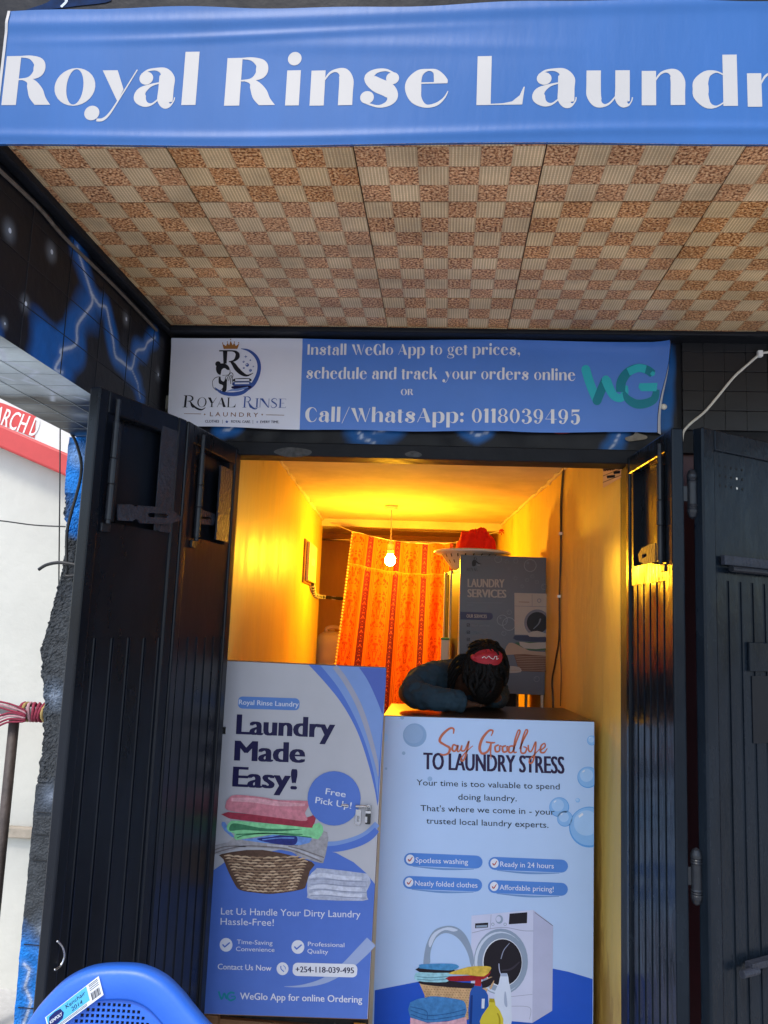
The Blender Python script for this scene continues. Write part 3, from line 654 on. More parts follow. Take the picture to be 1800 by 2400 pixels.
# ------------------------------------------------------------------ steel door leaves
Z8 = zoomer(520, 1040, 0.3496)
def leaf(name, A, B, n, label, z0=0.10, z1=2.171, sw=(0.038, 0.036), top=0.06, recess=None, groove_top=1.53, pitch=0.062, t=0.034, sm=BLACK, extra=None):
    A = Vector((*A, 0)); B = Vector((*B, 0)); U = (B-A).normalized(); W = (B-A).length; n = Vector((*n, 0)); n = (n-U*n.dot(U)).normalized()
    ZZ = Vector((0, 0, 1)); Bk = -n
    P = lambda u, d, z: A+U*u+n*d+ZZ*z      # d: towards the viewer
    root = MB(); ob = lambda a, b, mb=None: (mb or root).obox(A, U, Bk, ZZ, a, b)
    # stiles and rails
    ob((0, 0, z0), (sw[0], t, z1)); ob((W-sw[1], 0, z0), (W, t, z1))
    ob((sw[0], 0.0005, z1-top), (W-sw[1], t, z1)); ob((sw[0], 0.0005, z0), (W-sw[1], t, z0+0.06))
    fr = root.build(name, sm, bld, bevel=0.005)
    if label: fr['label'] = label
    # grooved sheet
    s = MB(); prof = []
    u = sw[0]
    while u < W-sw[1]-0.001:
        e = min(u+pitch, W-sw[1])
        prof += [(u, -0.0075), (u+0.0015, -0.013), (u+0.0045, -0.013), (u+0.006, -0.0072), (u+.0095, -.009), (e-.004, -.009), (e-0.0001, -0.0075)]
        u = e
    zs = [z0+0.06+(groove_top-z0-0.06)*i/10 for i in range(11)]
    for i in range(len(prof)-1):
        a, b = prof[i], prof[i+1]
        if b[0] <= a[0]: continue
        s.add([P(a[0], a[1], zs[0]), P(b[0], b[1], zs[0]), P(b[0], b[1], zs[-1]), P(a[0], a[1], zs[-1])], [(0, 1, 2, 3)])
    s.add([P(sw[0], -t+.002, z0+.06), P(W-sw[1], -t+.002, z0+.06), P(W-sw[1], -t+.002, z1-top), P(sw[0], -t+.002, z1-top)], [(0, 1, 2, 3)])
    # plain sheet above the grooves, pierced by the lock recess
    r = recess
    if r:
        u0, u1, a0, a1 = r['box']; d = -0.006
        for (x0, x1, y0, y1) in ((sw[0], W-sw[1], groove_top, a0), (sw[0], W-sw[1], a1, z1-top), (sw[0], u0, a0, a1), (u1, W-sw[1], a0, a1)):
            if x1-x0 > .001 and y1-y0 > .001: s.add([P(x0, d, y0), P(x1, d, y0), P(x1, d, y1), P(x0, d, y1)], [(0, 1, 2, 3)])
        s.add([P(sw[0], d, groove_top), P(W-sw[1], d, groove_top), P(W-sw[1], -.0131, groove_top), P(sw[0], -.0131, groove_top)], [(0, 1, 2, 3)])
    else:
        s.add([P(sw[0], -.009, groove_top), P(W-sw[1], -.009, groove_top), P(W-sw[1], -.009, z1-top), P(sw[0], -.009, z1-top)], [(0, 1, 2, 3)])
    s.build('grooved_panel', sm, fr)
    if r:
        u0, u1, a0, a1 = r['box']; dp = -r.get('deep', 0.07)
        c = MB()
        for q in (((u0, -.0062, a0), (u1, -.0062, a0), (u1, dp, a0), (u0, dp, a0)), ((u0, -.0062, a1), (u1, -.0062, a1), (u1, dp, a1), (u0, dp, a1)), ((u0, -.0062, a0), (u0, -.0062, a1), (u0, dp, a1), (u0, dp, a0)), ((u1, -.0062, a0), (u1, -.0062, a1), (u1, dp, a1), (u1, dp, a0))):
            c.add([P(*k) for k in q], [(0, 1, 2, 3)])
        c.add([P(u0, dp, a0), P(u1, dp, a0), P(u1, dp, a1), P(u0, dp, a1)], [(0, 1, 2, 3)])
        c.build('lock_recess', r.get('mat', BLACK), fr)
        if 'dots' in r:
            h = MB(); du0, du1, dz0, dz1, nu, nv = r['dots']; dd = r.get('dotd', dp+.0006)
            for i in range(nu):
                for j in range(nv):
                    cu, cz = du0+(du1-du0)*i/max(1, nu-1)+random.uniform(-.002, .002), dz0+(dz1-dz0)*j/max(1, nv-1)+random.uniform(-.002, .002)
                    V, F = fill([ell(cu, cz, .0035, .0035, 10)]); h.add([P(x, dd, z) for x, z in V], F)
            h.build('air_holes', r.get('dotmat', DARK), fr)
        if 'rod' in r:
            ru, rz0, rz1 = r['rod']; k = MB(); rr = 0.0095
            cuts = [rz0, rz0+(rz1-rz0)*.36, rz0+(rz1-rz0)*.62, rz1]
            for i in range(3): k.tube([P(ru, .010, cuts[i]+.001), P(ru, .010, cuts[i+1]-.001)], rr*(1.12 if i == 1 else 1), 12)
            k.tube([P(ru, .010, rz0-.01), P(ru, .010, rz1+.06)], rr*.7, 10)
            k.obox(A, U, Bk, ZZ, (ru-.018, -.004, rz0-.03), (ru+.014, .004, rz0-.008)); k.obox(A, U, Bk, ZZ, (ru-.03, -.002, rz0), (ru-.008, .006, rz1))
            k.build('hinge_rod', STEEL, fr, bevel=0.0015)
        if 'hasp' in r:
            pts, slot, dd = r['hasp']; k = MB()
            V, F = fill([pts, slot]); nn = len(V)
            k.add([P(u, dd, z) for u, z in V]+[P(u, dd-.005, z) for u, z in V], F+[tuple(nn+i for i in q) for q in F])
            for ring, o_ in ((pts, 0), (slot, len(pts))):
                kk = len(ring)
                k.add([P(u, dd, z) for u, z in ring]+[P(u, dd-.005, z) for u, z in ring], [(i, (i+1) % kk, kk+(i+1) % kk, kk+i) for i in range(kk)])
            k.build('hasp', HASP, fr)
    if extra: extra(P, fr, W, U, n, A)
    return fr, P
def on_leaf(A, B, n):
    A3 = Vector((*A, 0)); U = (Vector((*B, 0))-A3).normalized(); nn = Vector((*n, 0)); nn = nn-U*nn.dot(U)
    def f(px, py): p = onplane(px, py, A3, nn); return ((p-A3).dot(U), p.z)
    return f
# left pair
A, B, n = (-0.78, -0.42), (-0.90, -0.758), (0.338, -0.12)
q = on_leaf(A, B, n); z7q = lambda x, y: q(*z7(x, y))
u0, _ = z7q(1200, 800); u1, _ = z7q(800, 800); a0 = z7q(1000, 1150)[1]; a1 = z7q(1000, 330)[1]
hp = [z7q(*k) for k in ((785, 985), (880, 985), (905, 1003), (930, 992), (1080, 1005), (1170, 1030), (1228, 1075), (1220, 1095), (1140, 1122), (940, 1115), (925, 1090), (905, 1085), (885, 1100), (785, 1095))]
sl_ = [z7q(*k) for k in ((990, 1052), (1005, 1043), (1120, 1050), (1134, 1062), (1120, 1080), (1000, 1072))]
def ex1(P, fr, W, U, n, A):
    k = MB(); k.obox(A, U, -n, (0, 0, 1), (z7q(1215, 800)[0], .0, a0), (z7q(1100, 800)[0], .004, a0+.30)); k.build('lock_plate', HASP, fr, bevel=.001)
    k = MB(); c = [P(*((lambda t: (t[0], .006, t[1]))(q(*z4(*s_))))) for s_ in ((300, 1755), (330, 1790), (340, 1840), (320, 1890), (285, 1915))]
    k.tube(sp3(c, 6), .003, 8); k.build('pull_wire', CHROME, fr, smooth=True)
leaf('door_leaf', A, B, n, 'outer left black steel leaf with a long slotted hasp', recess=dict(box=(min(u0, u1), max(u0, u1), a0, a1), dots=(*sorted((z7q(820, 600)[0], z7q(1080, 600)[0])), z7q(950, 700)[1], z7q(950, 530)[1], 4, 4), deep=.05, rod=(z7q(765, 700)[0], z7q(740, 1095)[1], z7q(790, 410)[1]), hasp=(hp, sl_, 0.018)), extra=ex1)
A, B, n = (-0.722, -0.014), (-0.777, -0.412), (0.4, -0.055)
q = on_leaf(A, B, n)
u0 = z7q(1600, 800)[0]; u1 = z7q(1385, 800)[0]; a0 = z7q(1500, 1250)[1]; a1 = z7q(1450, 560)[1]
hp = [z7q(*k) for k in ((1380, 1030), (1420, 1020), (1500, 1045), (1530, 1070), (1500, 1130), (1380, 1115))]
sl_ = [z7q(*k) for k in ((1405, 1070), (1480, 1072), (1490, 1085), (1410, 1084))]
def ex2(P, fr, W, U, n, A):
    k = MB(); k.obox(A, U, -n, (0, 0, 1), (z7q(1610, 800)[0], -.003, a0+.01), (z7q(1525, 800)[0], .004, a1-.05)); k.build('lock_plate', HASP, fr, bevel=.001)
leaf('door_leaf', A, B, n, 'inner left black steel leaf beside the half gate', recess=dict(box=(min(u0, u1), max(u0, u1), a0, a1), dots=(*sorted((z7q(1410, 800)[0], z7q(1500, 800)[0])), z7q(1450, 860)[1], z7q(1450, 700)[1], 3, 3), deep=.04, rod=(z7q(1365, 900)[0], z7q(1365, 1220)[1], z7q(1375, 630)[1]), hasp=(hp, sl_, -0.01)), extra=ex2)
# right pair
z2 = zoomer(1400, 980, 0.3255); zr = zoomer(1400, 1650, 0.3390)
A, B, n = (0.587, -0.020), (0.618, -0.448), (-0.431, -0.035)
q = on_leaf(A, B, n); z2q = lambda x, y: q(*z2(x, y))
u0 = z2q(245, 700)[0]; u1 = z2q(445, 700)[0]; a0 = z2q(330, 1050)[1]; a1 = z2q(330, 330)[1]
hp = [z2q(*k) for k in ((320, 985), (345, 940), (400, 912), (445, 900), (448, 1035), (410, 1040), (370, 1052), (330, 1035))]
sl_ = [z2q(*k) for k in ((348, 985), (380, 970), (384, 995), (352, 1012))]
leaf('door_leaf', A, B, n, 'narrow right black steel leaf lit orange from the room', sw=(0.03, 0.055), recess=dict(box=(u0, u1, a0, a1), dots=(z2q(385, 500)[0], z2q(430, 500)[0], z2q(400, 570)[1], z2q(400, 400)[1], 2, 3), deep=.035, rod=(z2q(478, 700)[0], z2q(478, 1030)[1], z2q(478, 330)[1]), hasp=(hp, sl_, 0.012)), groove_top=z2q(340, 1190)[1], pitch=.06, sm=BLACK2)
A, B, n = (0.697, -0.466), (1.13, -0.178), (0.235, -0.354)
q = on_leaf(A, B, n)
def ex3(P, fr, W, U, n, A):
    k = MB(); F_ = lambda x, y: z2q(x, y)
    (ua, za), (ub_, zb) = F_(892, 1045), F_(1229, 990)
    k.obox(A, U, -n, (0, 0, 1), (ua, -.012, za-.004), (ub_+.25, .002, za+.022)); k.build('lock_plate', HASP, fr, bevel=.001)
    k = MB(); k.tube([P(ua+.02, .016, za-.014), P(ua+.30, .016, za-.014)], .009, 12); k.build('slide_bolt', STEEL, fr)
    k = MB(); (uc, zc) = F_(1100, 1745); k.obox(A, U, -n, (0, 0, 1), (uc, .0, zc-.03), (W-.03, .008, zc+.05)); k.build('cover_strip', BLACK2, fr, bevel=.002)
    k = MB(); k.obox(A, U, -n, (0, 0, 1), (z2q(1115, 1300)[0], .0065, q(1745, 1745)[1]), (W-.06, .0085, q(1745, 1585)[1])); k.build('recess_shade', mat('recess_shade_paint', (.003, .004, .007), .35, .2, 9, spec=.2), fr)  # flat plate whose dark colour stands in for a shaded recess
    k = MB(); h = lambda x, y: q(*zr(x, y)); (ud, zd) = h(960, 1850)
    k.tube([P(ud, .018, zd), P(ud+.06, .018, zd)], .010, 12); k.obox(A, U, -n, (0, 0, 1), (ud+.035, -.022, zd+.004), (ud+.2, .0, zd+.02)); k.build('slide_bolt', HASP, fr)
    k = MB(); (ue, ze) = F_(900, 340); 
    for i in range(5):
        for j in range(3):
            V, F = fill([ell(ue+i*.024, ze-j*.028, .0038, .0038, 10)]); k.add([P(x, -.0084, z) for x, z in V], F, 1 if i == 3 and j > 0 else 0)
    k.build('air_holes', [DARK, CABLEW], fr)
leaf('door_leaf', A, B, n, 'folded back right black steel leaf with sliding bolts', sw=(0.05, 0.05), groove_top=z2q(950, 1170)[1], pitch=.052, sm=BLACK2, extra=ex3)
# barrel hinges in the gap
for (px, ya, yb) in ((1622, 1098, 1217), (1631.5, 1986, 2123)):
    top = aty(px, ya, -0.44); bot = aty(px, yb, -0.44); c = Vector((top.x, -0.44, bot.z)); h = top.z-bot.z; r = .0145
    k = MB(); k.lathe([(.001, 0), (r*.7, .006), (r, .018), (r*1.05, .026), (r*.9, .028), (r*1.05, .032), (r*.9, .034), (r*1.05, .038), (r*.94, .042), (r*.94, h-.042), (r*1.05, h-.038), (r*.9, h-.034), (r*1.05, h-.032), (r*.9, h-.028), (r*1.05, h-.026), (r, h-.018), (r*.7, h-.006), (.001, h)], c, 20)
    k.box((c.x-.045, -.4405, c.z+.05), (c.x-.012, -.4365, c.z+h-.05)); k.box((c.x+.012, -.4445, c.z+.04), (c.x+.045, -.4405, c.z+h-.06))
    k.build('barrel_hinge', STEEL, bld, smooth=False, bevel=.0008)
# old weld lug on the outer left leaf
m = MB(); p0, p1 = aty(*z4(345, 800), -0.74), aty(*z4(290, 1300), -0.74)
m.tube(sp3([p0, p0.lerp(p1, .3), p0.lerp(p1, .52)], 4), .011, 8); m.tube(sp3([p0.lerp(p1, .56), p0.lerp(p1, .8), p1], 4), [.010]*8+[.009], 8)
m.build('weld_lug', BLACK2, bld)
# ------------------------------------------------------------------ banners
def plane_print(y, Z, wave=None):
    def zz(x, yy): p = aty(*Z(x, yy), y); return (p.x, p.z)
    pr = Printed(lambda x, z, off: (x, y-off-(wave(x, z) if wave else 0), z), zz)
    pr.zz = lambda Zo: (lambda x, yy: (lambda p: (p.x, p.z))(aty(*Zo(x, yy), y)))
    return pr
VBLUE = mat('blue_vinyl', (0.027, 0.102, 0.29), 0.42, 0.10, 3, 0.10, 40, spec=.22, stretch=(1, 1, 0.2))
VWHITE = mat('white_vinyl_lettering', (0.40, 0.38, 0.36), 0.45, 0.03, 4)
YB = -1.2
def wave1(x, z):
    t = (z-2.55)/0.315
    w_ = 0.0025*math.sin(x*5+1)*math.sin(t*3.1)+0.0010*noise.noise(Vector((x*3, z*9, 0)))
    w_ += 0.0032*math.exp(-((t-0.93-0.03*math.sin(x*2.3))/0.05)**2)+0.0025*math.exp(-((t-0.80-.03*math.sin(x*3+1))/0.03)**2)*max(0, 1-abs(x+.45)/.6)
    w_ += 0.0028*math.exp(-((t-0.075-0.02*math.sin(x*4))/0.035)**2)
    w_ += 0.0015*math.exp(-((t-0.68+0.1*x)/0.05)**2)*max(0, math.sin(x*4+2))
    return w_
BX0, BX1 = -0.973, 1.32
def btop(x): return 2.868-0.008*(x+0.97)+0.004*math.sin(x*7)+0.002*math.sin(x*19)
def bbot(x): return 2.556-0.005*(x+.97)+0.003*math.sin(x*6+1)
bn = thing('banner', (0, YB, 2.55), 'wide blue vinyl banner with the big white shop name hung along the canopy edge', 'banner')
m = MB()
def b1f(u, v):
    x = BX0+u*(BX1-BX0); z = bbot(x)+v*(btop(x)-bbot(x)); return (x, YB-wave1(x, z), z)
m.grid(b1f, 260, 90)
m.grid(lambda u, v: (BX0+u*(BX1-BX0), YB-wave1(BX0+u*(BX1-BX0), bbot(BX0+u*(BX1-BX0)))+v*.012, bbot(BX0+u*(BX1-BX0))-.0005+v*.004), 260, 3)
m.build('vinyl_sheet', VBLUE, bn, smooth=True)
m = MB(); m.grid(lambda u, v: (BX0-.0005+u*.006, YB-.0015-wave1(BX0, 2.55+v*.315), bbot(BX0)+v*(btop(BX0)-bbot(BX0))), 1, 40); m.build('hem', VWHITE, bn)
za = zoomer(0, 0, 0.5425)
pr = plane_print(YB, za, wave1)
def big(ch, x0, base, sx=None, word=0):
    """one big letter: left edge x0 (drawing), baseline, scale from the drawing's x-height of 165"""
    X0, Z0 = pr.Z(x0, base); k = (pr.Z(x0+165, base)[0]-X0)/100.0
    adv, parts = glyph(ch); kx = k*(sx or 1)
    for i, (V, F) in enumerate(parts):
        pr.raw('lettering#%d' % word, VWHITE, [(X0+x*kx, Z0+y*k*1.0) for x, y in V], F, 1.1+(i % 9)*.06)
for ch, x0, base, sx in (('R', 8, 457, 1), ('o', 229, 456, 1), ('y', 368, 456, .98), ('a', 573, 455, 1), ('l', 782, 452, .98), ('R', 967, 455, 1.05), ('i', 1228, 455, .95), ('n', 1337, 456, .98), ('s', 1551, 458, 1), ('e', 1752, 459, 1), ('L', 2058, 457, .98), ('a', 2297, 458, 1.08), ('u', 2532, 457, 1), ('n', 2772, 456, 1), ('d', 2997, 459, 1), ('r', 3231, 461, 1), ('y', 3385, 462, 1)):
    big(ch, x0, base, sx, (x0 > 900)+(x0 > 2000))
pr.build(bn)

# second banner over the door
YB2 = -0.03
VBLUE2 = mat('blue_vinyl_banner', (0.068, 0.195, 0.60), 0.38, 0.06, 3, 0.03, 200)
VW2 = mat('white_vinyl_panel', (0.64, 0.66, 0.76), 0.42, 0.04, 3)
VW3 = mat('white_vinyl_print', (0.72, 0.72, 0.75), 0.42, 0.03, 3)
INKB = ink('black', (0.012, 0.013, 0.02)); INKN = ink('navy', (0.006, 0.005, 0.045)); INKBL = ink('blue', S(52, 80, 150)); INKG = ink('gold', S(150, 100, 50)); INKT = ink('teal', (0.030, 0.42, 0.50)); INKT2 = ink('dark_teal', (0.012, 0.20, 0.27)); INKSH = ink('slate', S(60, 88, 130))
def wave2(x, z):
    t = (z-2.255)/0.325
    return 0.003*math.sin(x*7+1)+0.0025*noise.noise(Vector((x*4, z*7, 4)))+0.004*math.exp(-((t-0.95-.02*math.sin(x*6))/0.05)**2)+.004*math.exp(-((x-.19)/.03)**2)*max(0, 1-t*2.2)+(0.02*max(0, (x-0.66)/.07)**2)
def t2(x): return 2.5665+0.0045*(x+1)+0.0015*math.sin(x*9)
def u2(x): return 2.2465+0.0085*(x+1)-0.006*math.sin((x+1)/1.7*math.pi)+0.002*math.sin(x*14)
def r2(v): return 0.687+0.038*v-0.006*math.sin(v*6)
b2o = thing('banner', (-0.15, YB2, 2.255), 'white and pale blue banner with the crowned logo and phone number above the doorway', 'banner')
m = MB()
def b2f(u, v):
    x = -0.986+u*(r2(v)+0.986)+(-.009*v*(1-u)); z = u2(x)+v*(t2(x)-u2(x)); return (x, YB2-wave2(x, z), z)
XM = -0.518
m.grid(lambda u, v: b2f(u*(XM+.986)/(r2(v)+.986), v), 40, 24, 0); m.grid(lambda u, v: b2f((XM+.986)/(r2(v)+.986)+u*(1-(XM+.986)/(r2(v)+.986)), v), 90, 24, 1)
m.build('vinyl_sheet', [VW2, VBLUE2], b2o, smooth=True)
m = MB(); m.grid(lambda u, v: Vector(b2f(1, v))+Vector((0.016*u*(1-v)**.7+0.002, 0.024*u, -.002)), 4, 24); m.build('curled_edge', VW3, b2o, smooth=True)
pr = plane_print(YB2, zoomer(380, 770, 0.3737), wave2)
P5 = 'logo_emblem'
pr.poly(P5, INKG, [(388, 130), (380, 98), (402, 112), (414, 92), (422, 108), (433, 80), (444, 108), (454, 92), (464, 112), (486, 96), (474, 130)], 2)
for cx, cy in ((433, 73), (382, 94), (412, 88), (456, 88), (482, 92)): pr.circle(P5, INKG, cx, cy, 3.5, 2)
# big R with a swash leg
pr.poly(P5, INKB, [(360, 138), (440, 138), (440, 146), (360, 146)], 2); pr.poly(P5, INKB, [(383, 146), (411, 146), (406, 222), (386, 222)], 2.1)
pr.stroke(P5, INKB, [(425, 141, 6), (455, 145, 12), (473, 160, 24), (472, 182, 26), (452, 203, 12), (420, 210, 6)], 2.2)
pr.stroke(P5, INKB, [(428, 208, 6), (448, 224, 22), (470, 255, 28), (500, 283, 24), (535, 297, 12), (573, 281, 3)], 2.3)
# moon ring and wave
pr.stroke(P5, INKBL, [(496, 128, 3), (545, 140, 14), (588, 176, 20), (609, 225, 22), (604, 285, 24), (576, 345, 26), (540, 380, 20)], 2)
pr.stroke(P5, INKBL, [(332, 372, 4), (372, 402, 18), (430, 414, 24), (500, 405, 24), (548, 375, 14)], 2.1)
pr.stroke(P5, ink('mid_blue', S(110, 135, 190)), [(410, 396, 3), (440, 388, 10), (480, 385, 14), (540, 370, 8)], 2.2)
# washing woman: bun, hair, torso, arm lines
pr.circle(P5, INKB, 352, 224, 17, 2); pr.poly(P5, INKB, [(340, 262), (343, 235), (365, 222), (395, 222), (418, 238), (425, 258), (412, 262), (392, 250), (375, 262), (368, 292), (350, 284)], 2.1, curve=3)
pr.stroke(P5, INKB, [(425, 258, 2), (428, 272, 3), (420, 290, 3), (405, 294, 2), (380, 296, 3)], 2)
pr.stroke(P5, INKB, [(322, 372, 3), (318, 335, 3), (335, 312, 4), (362, 303, 3)], 2); pr.stroke(P5, INKB, [(322, 372, 3), (345, 390, 4), (372, 388, 3), (400, 345, 3), (398, 310, 3), (420, 290, 3)], 2)
pr.poly(P5, INKB, [(358, 308), (368, 305), (372, 325), (388, 335), (398, 318), (404, 318), (408, 350), (403, 395), (378, 396), (384, 360), (360, 348), (356, 330)], 2.2, curve=3)
for pl in ([(405, 345), (412, 310), (432, 280), (446, 290), (442, 320), (450, 360)], [(420, 330), (425, 305), (438, 295)], [(432, 350), (432, 318), (440, 300)]): pr.stroke(P5, INKB, [(*a, 4) for a in pl], 2.3)
# folded towels
pr.poly(P5, INKB, [(456, 316), (550, 314), (553, 334), (456, 336)], 2, curve=3, holes=[[(460, 319), (547, 318), (549, 331), (460, 332)]])
pr.poly(P5, INKBL, [(452, 338), (552, 336), (554, 360), (452, 362)], 2.1, curve=3, holes=[[(458, 341), (546, 340), (548, 350), (458, 351)]]); pr.poly(P5, INKN, [(448, 363), (555, 361), (552, 378), (498, 384), (442, 378)], 2.2, curve=3)
for cx, cy, r in ((535, 230, 11), (555, 264, 9), (512, 210, 6), (554, 200, 5), (513, 249, 6)): pr.circle(P5, INKBL, cx, cy, r, 2); pr.circle(P5, VW2, cx-r*.25, cy-r*.25, r*.35, 2.8)
for cx, cy, r in ((526, 178, 12), (573, 240, 8)): pr.poly(P5, INKBL, [(cx, cy-r), (cx+r*.2, cy-r*.2), (cx+r, cy), (cx+r*.2, cy+r*.2), (cx, cy+r), (cx-r*.2, cy+r*.2), (cx-r, cy), (cx-r*.2, cy-r*.2)], 2)
T5 = 'logo_name'
pr.line(T5, INKB, 'R', (134, 496), (212, 500), 78, 2, font='d', wf=.55, serif=True); pr.stroke(T5, INKB, [(185, 470, 6), (215, 500, 12), (250, 512, 8), (275, 498, 3)], 2.9)
pr.line(T5, INKB, 'OYAL', (222, 494), (462, 496), 60, 2, font='d', wf=.5, serif=True, gap=16)
pr.line(T5, INKBL, 'R', (508, 497), (568, 499), 72, 2, font='d', wf=.5, serif=True); pr.stroke(T5, INKBL, [(545, 470, 6), (565, 496, 12), (585, 505, 8), (598, 500, 3)], 2.9)
pr.line(T5, INKBL, 'INSE', (586, 496), (776, 498), 58, 2, font='d', wf=.5, serif=True, gap=18)
BR = ink('brown', S(120, 75, 45))
pr.line(T5, BR, 'L A U N D R Y', (302, 552), (602, 556), 28, 2)
for x in (270, 628): pr.poly(T5, BR, [(x, 533), (x+2, 539), (x+8, 541), (x+2, 543), (x, 549), (x-2, 543), (x-8, 541), (x-2, 539)], 2)
pr.stroke(T5, BR, [(140, 536, 3), (248, 538, 3)], 2); pr.stroke(T5, BR, [(652, 542, 3), (766, 544, 3)], 2)
pr.line(T5, INKN, 'CLOTHES', (272, 592), (360, 592), 17, 2, off=.02); pr.line(T5, INKN, 'ROYAL CARE.', (434, 592), (556, 594), 17, 2, off=.02); pr.line(T5, INKN, 'EVERY TIME.', (616, 594), (734, 594), 17, 2, off=.02)
pr.line(T5, INKN, 'FRESH', (190, 591), (262, 592), 17, 2, off=.02) if False else None
for x in (381, 570): pr.poly(T5, INKN, [(x-1, 575), (x+1, 575), (x+1, 598), (x-1, 598)], 2)
pr.poly(T5, INKBL, [(408+(11 if i % 2 == 0 else 5)*math.sin(i*math.pi/5), 587-(11 if i % 2 == 0 else 5)*math.cos(i*math.pi/5)) for i in range(10)], 2)
pr.poly(T5, INKBL, [(597, 578), (599, 585), (605, 587), (599, 589), (597, 596), (595, 589), (589, 587), (595, 585)], 2)
T5 = 'message'
zA, zB = zoomer(0, 330, .5425), zoomer(900, 330, .5425)
LA = pr.zz(zoomer(380, 770, 0.3737)); LB = pr.zz(zoomer(950, 770, 0.5124))
nat = pr.zz(lambda x, y: (x, y))
def c5(x, y): return (380+.3737*x, 770+.3737*y)
def c6(x, y): return (950+.5124*x, 770+.5124*y)
for txt, a, b, cap in (('Install WeGlo App to get prices,', c5(910, 164), c6(524, 122), 25), ('schedule and track your orders online', c5(903, 312), c6(778, 237), 26), ('OR', c5(1497, 418), c6(37, 304), 15), ('Call/WhatsApp: 0118039495', c5(897, 582), c6(800, 436), 34)):
    pr.line(T5, VW3, txt, a, b, cap, 2, nat, font='d', wf=.88, gap=17)
# WG mark
LG = 'wg_mark'
def wgs(p_, m_, pts, l_, Z_): pr.stroke(p_, m_, [(a, b, c*1.2) for a, b, c in pts], l_, Z_)
Zb = LB
wgs(LG, INKT, [(826, 186, 34), (840, 235, 34), (858, 285, 34), (877, 328, 34)], 2, Zb); pr.circle(LG, INKT, 826, 186, 20, 2.05, Zb); pr.circle(LG, INKT2, 877, 330, 20, 2.1, Zb)
wgs(LG, INKT2, [(877, 330, 34), (895, 285, 34), (918, 235, 36)], 2.3, Zb); pr.circle(LG, INKT, 918, 232, 18, 2.4, Zb)
wgs(LG, INKT, [(918, 232, 36), (935, 275, 34), (955, 308, 32), (985, 318, 30), (1005, 295, 26), (1010, 260, 14)], 2.5, Zb)
wgs(LG, INKT2, [(985, 290, 34), (990, 240, 36), (1020, 198, 34), (1065, 180, 32), (1105, 188, 32), (1132, 208, 30)], 2.8, Zb); pr.circle(LG, INKT, 1128, 204, 14, 2.9, Zb)
wgs(LG, INKT, [(1020, 198, 30), (1065, 180, 30), (1100, 186, 30)], 3.1, Zb)
wgs(LG, INKT2, [(1000, 290, 12), (1018, 322, 28), (1055, 344, 34), (1100, 342, 34), (1138, 322, 30), (1148, 280, 22)], 2.6, Zb)
pr.poly(LG, INKT, [(1072, 250), (1152, 250), (1148, 288), (1078, 286), (1066, 268)], 3.2, Zb)
pr.build(b2o)

# ------------------------------------------------------------------ half gate with its poster
YG = 0.115
WOOD = mat('brown_wood', (0.20, 0.09, 0.035), 0.5, 0.35, 6, 0.2, 30, stretch=(0.3, 4, 4))
CREAM = mat('cream_edge', (0.55, 0.47, 0.34), 0.5, 0.12, 8)
gate = thing('half_gate', (-0.5, YG, 0.16), 'waist high half gate covered by a grey and blue poster, next to the counter', 'gate')
TL, TR, BRr, BL = (aty(*q, YG) for q in ((526, 1549), (905, 1566), (862, 2388), (468, 2375)))
TL.x = max(TL.x, -0.764); BL.x = max(BL.x, -0.764)
m = MB()
Bk = Vector((0, .03, 0))
m.hexa([BL+Vector((0, .001, -.004)), BRr+Vector((0, .001, -.004)), BRr+Bk, BL+Bk], [TL+Vector((0, .001, .004)), TR+Vector((0, .001, .004)), TR+Bk, TL+Bk])
m.build('gate_panel', WOOD, gate, bevel=.002)
m = MB()
for x in (-.73, -.24): m.box((x-.02, YG+.0, FL), (x+.02, YG+.03, BL.z-.004))
m.box((-.757, YG+.031, FL+.001), (-.215, YG+.05, .262)); m.build('kick_board', WOOD, gate)
m = MB(); m.box((-.765, YG+.052, FL+.001), (-.215, YG+.054, 0.30)); 
cl = tag(m.build('patterned_cloth', mat('dark_patterned_cloth', (0.02, 0.018, 0.016), 0.9, 0.6, 40, col2=(0.16, 0.14, 0.11), thr=0.6)), 'dark patterned cloth strip hanging under the half gate', 'cloth')
for (z_, x_) in ((1.33, -.765), (.58, -.765)): pass
YP = YG-.001
p1 = thing('poster', (-0.5, YP, BL.z), 'grey and blue laundry poster with a towel basket picture on the half gate', 'poster')
PG = mat('poster_grey_white', (0.40, 0.39, 0.41), 0.36, 0.05, 5, 0.05, 6); PB = ink('poster_blue', S(84, 116, 195, .85)); PB2 = ink('poster_deep_blue', S(80, 100, 178, .85)); PB3 = ink('poster_sky_blue', S(124, 152, 205, .85)); PB4 = ink('poster_pale_blue', S(152, 168, 205, .85)); PW = ink('poster_white', (0.60, 0.61, 0.66))
z5 = zoomer(460, 1520, .2773); z6 = zoomer(460, 1950, .2773)
pr = plane_print(YP, z5); A5 = pr.Z; A6 = pr.zz(z6)
m = MB(); m.add([(BL.x, YP, BL.z), (BRr.x, YP, BRr.z), (TR.x, YP, TR.z), (TL.x, YP, TL.z)], [(0, 1, 2, 3)]); m.build('sheet', PG, p1)
W5 = 'artwork'; L5 = 'lettering'
def both(x, y): return A5(x, y)
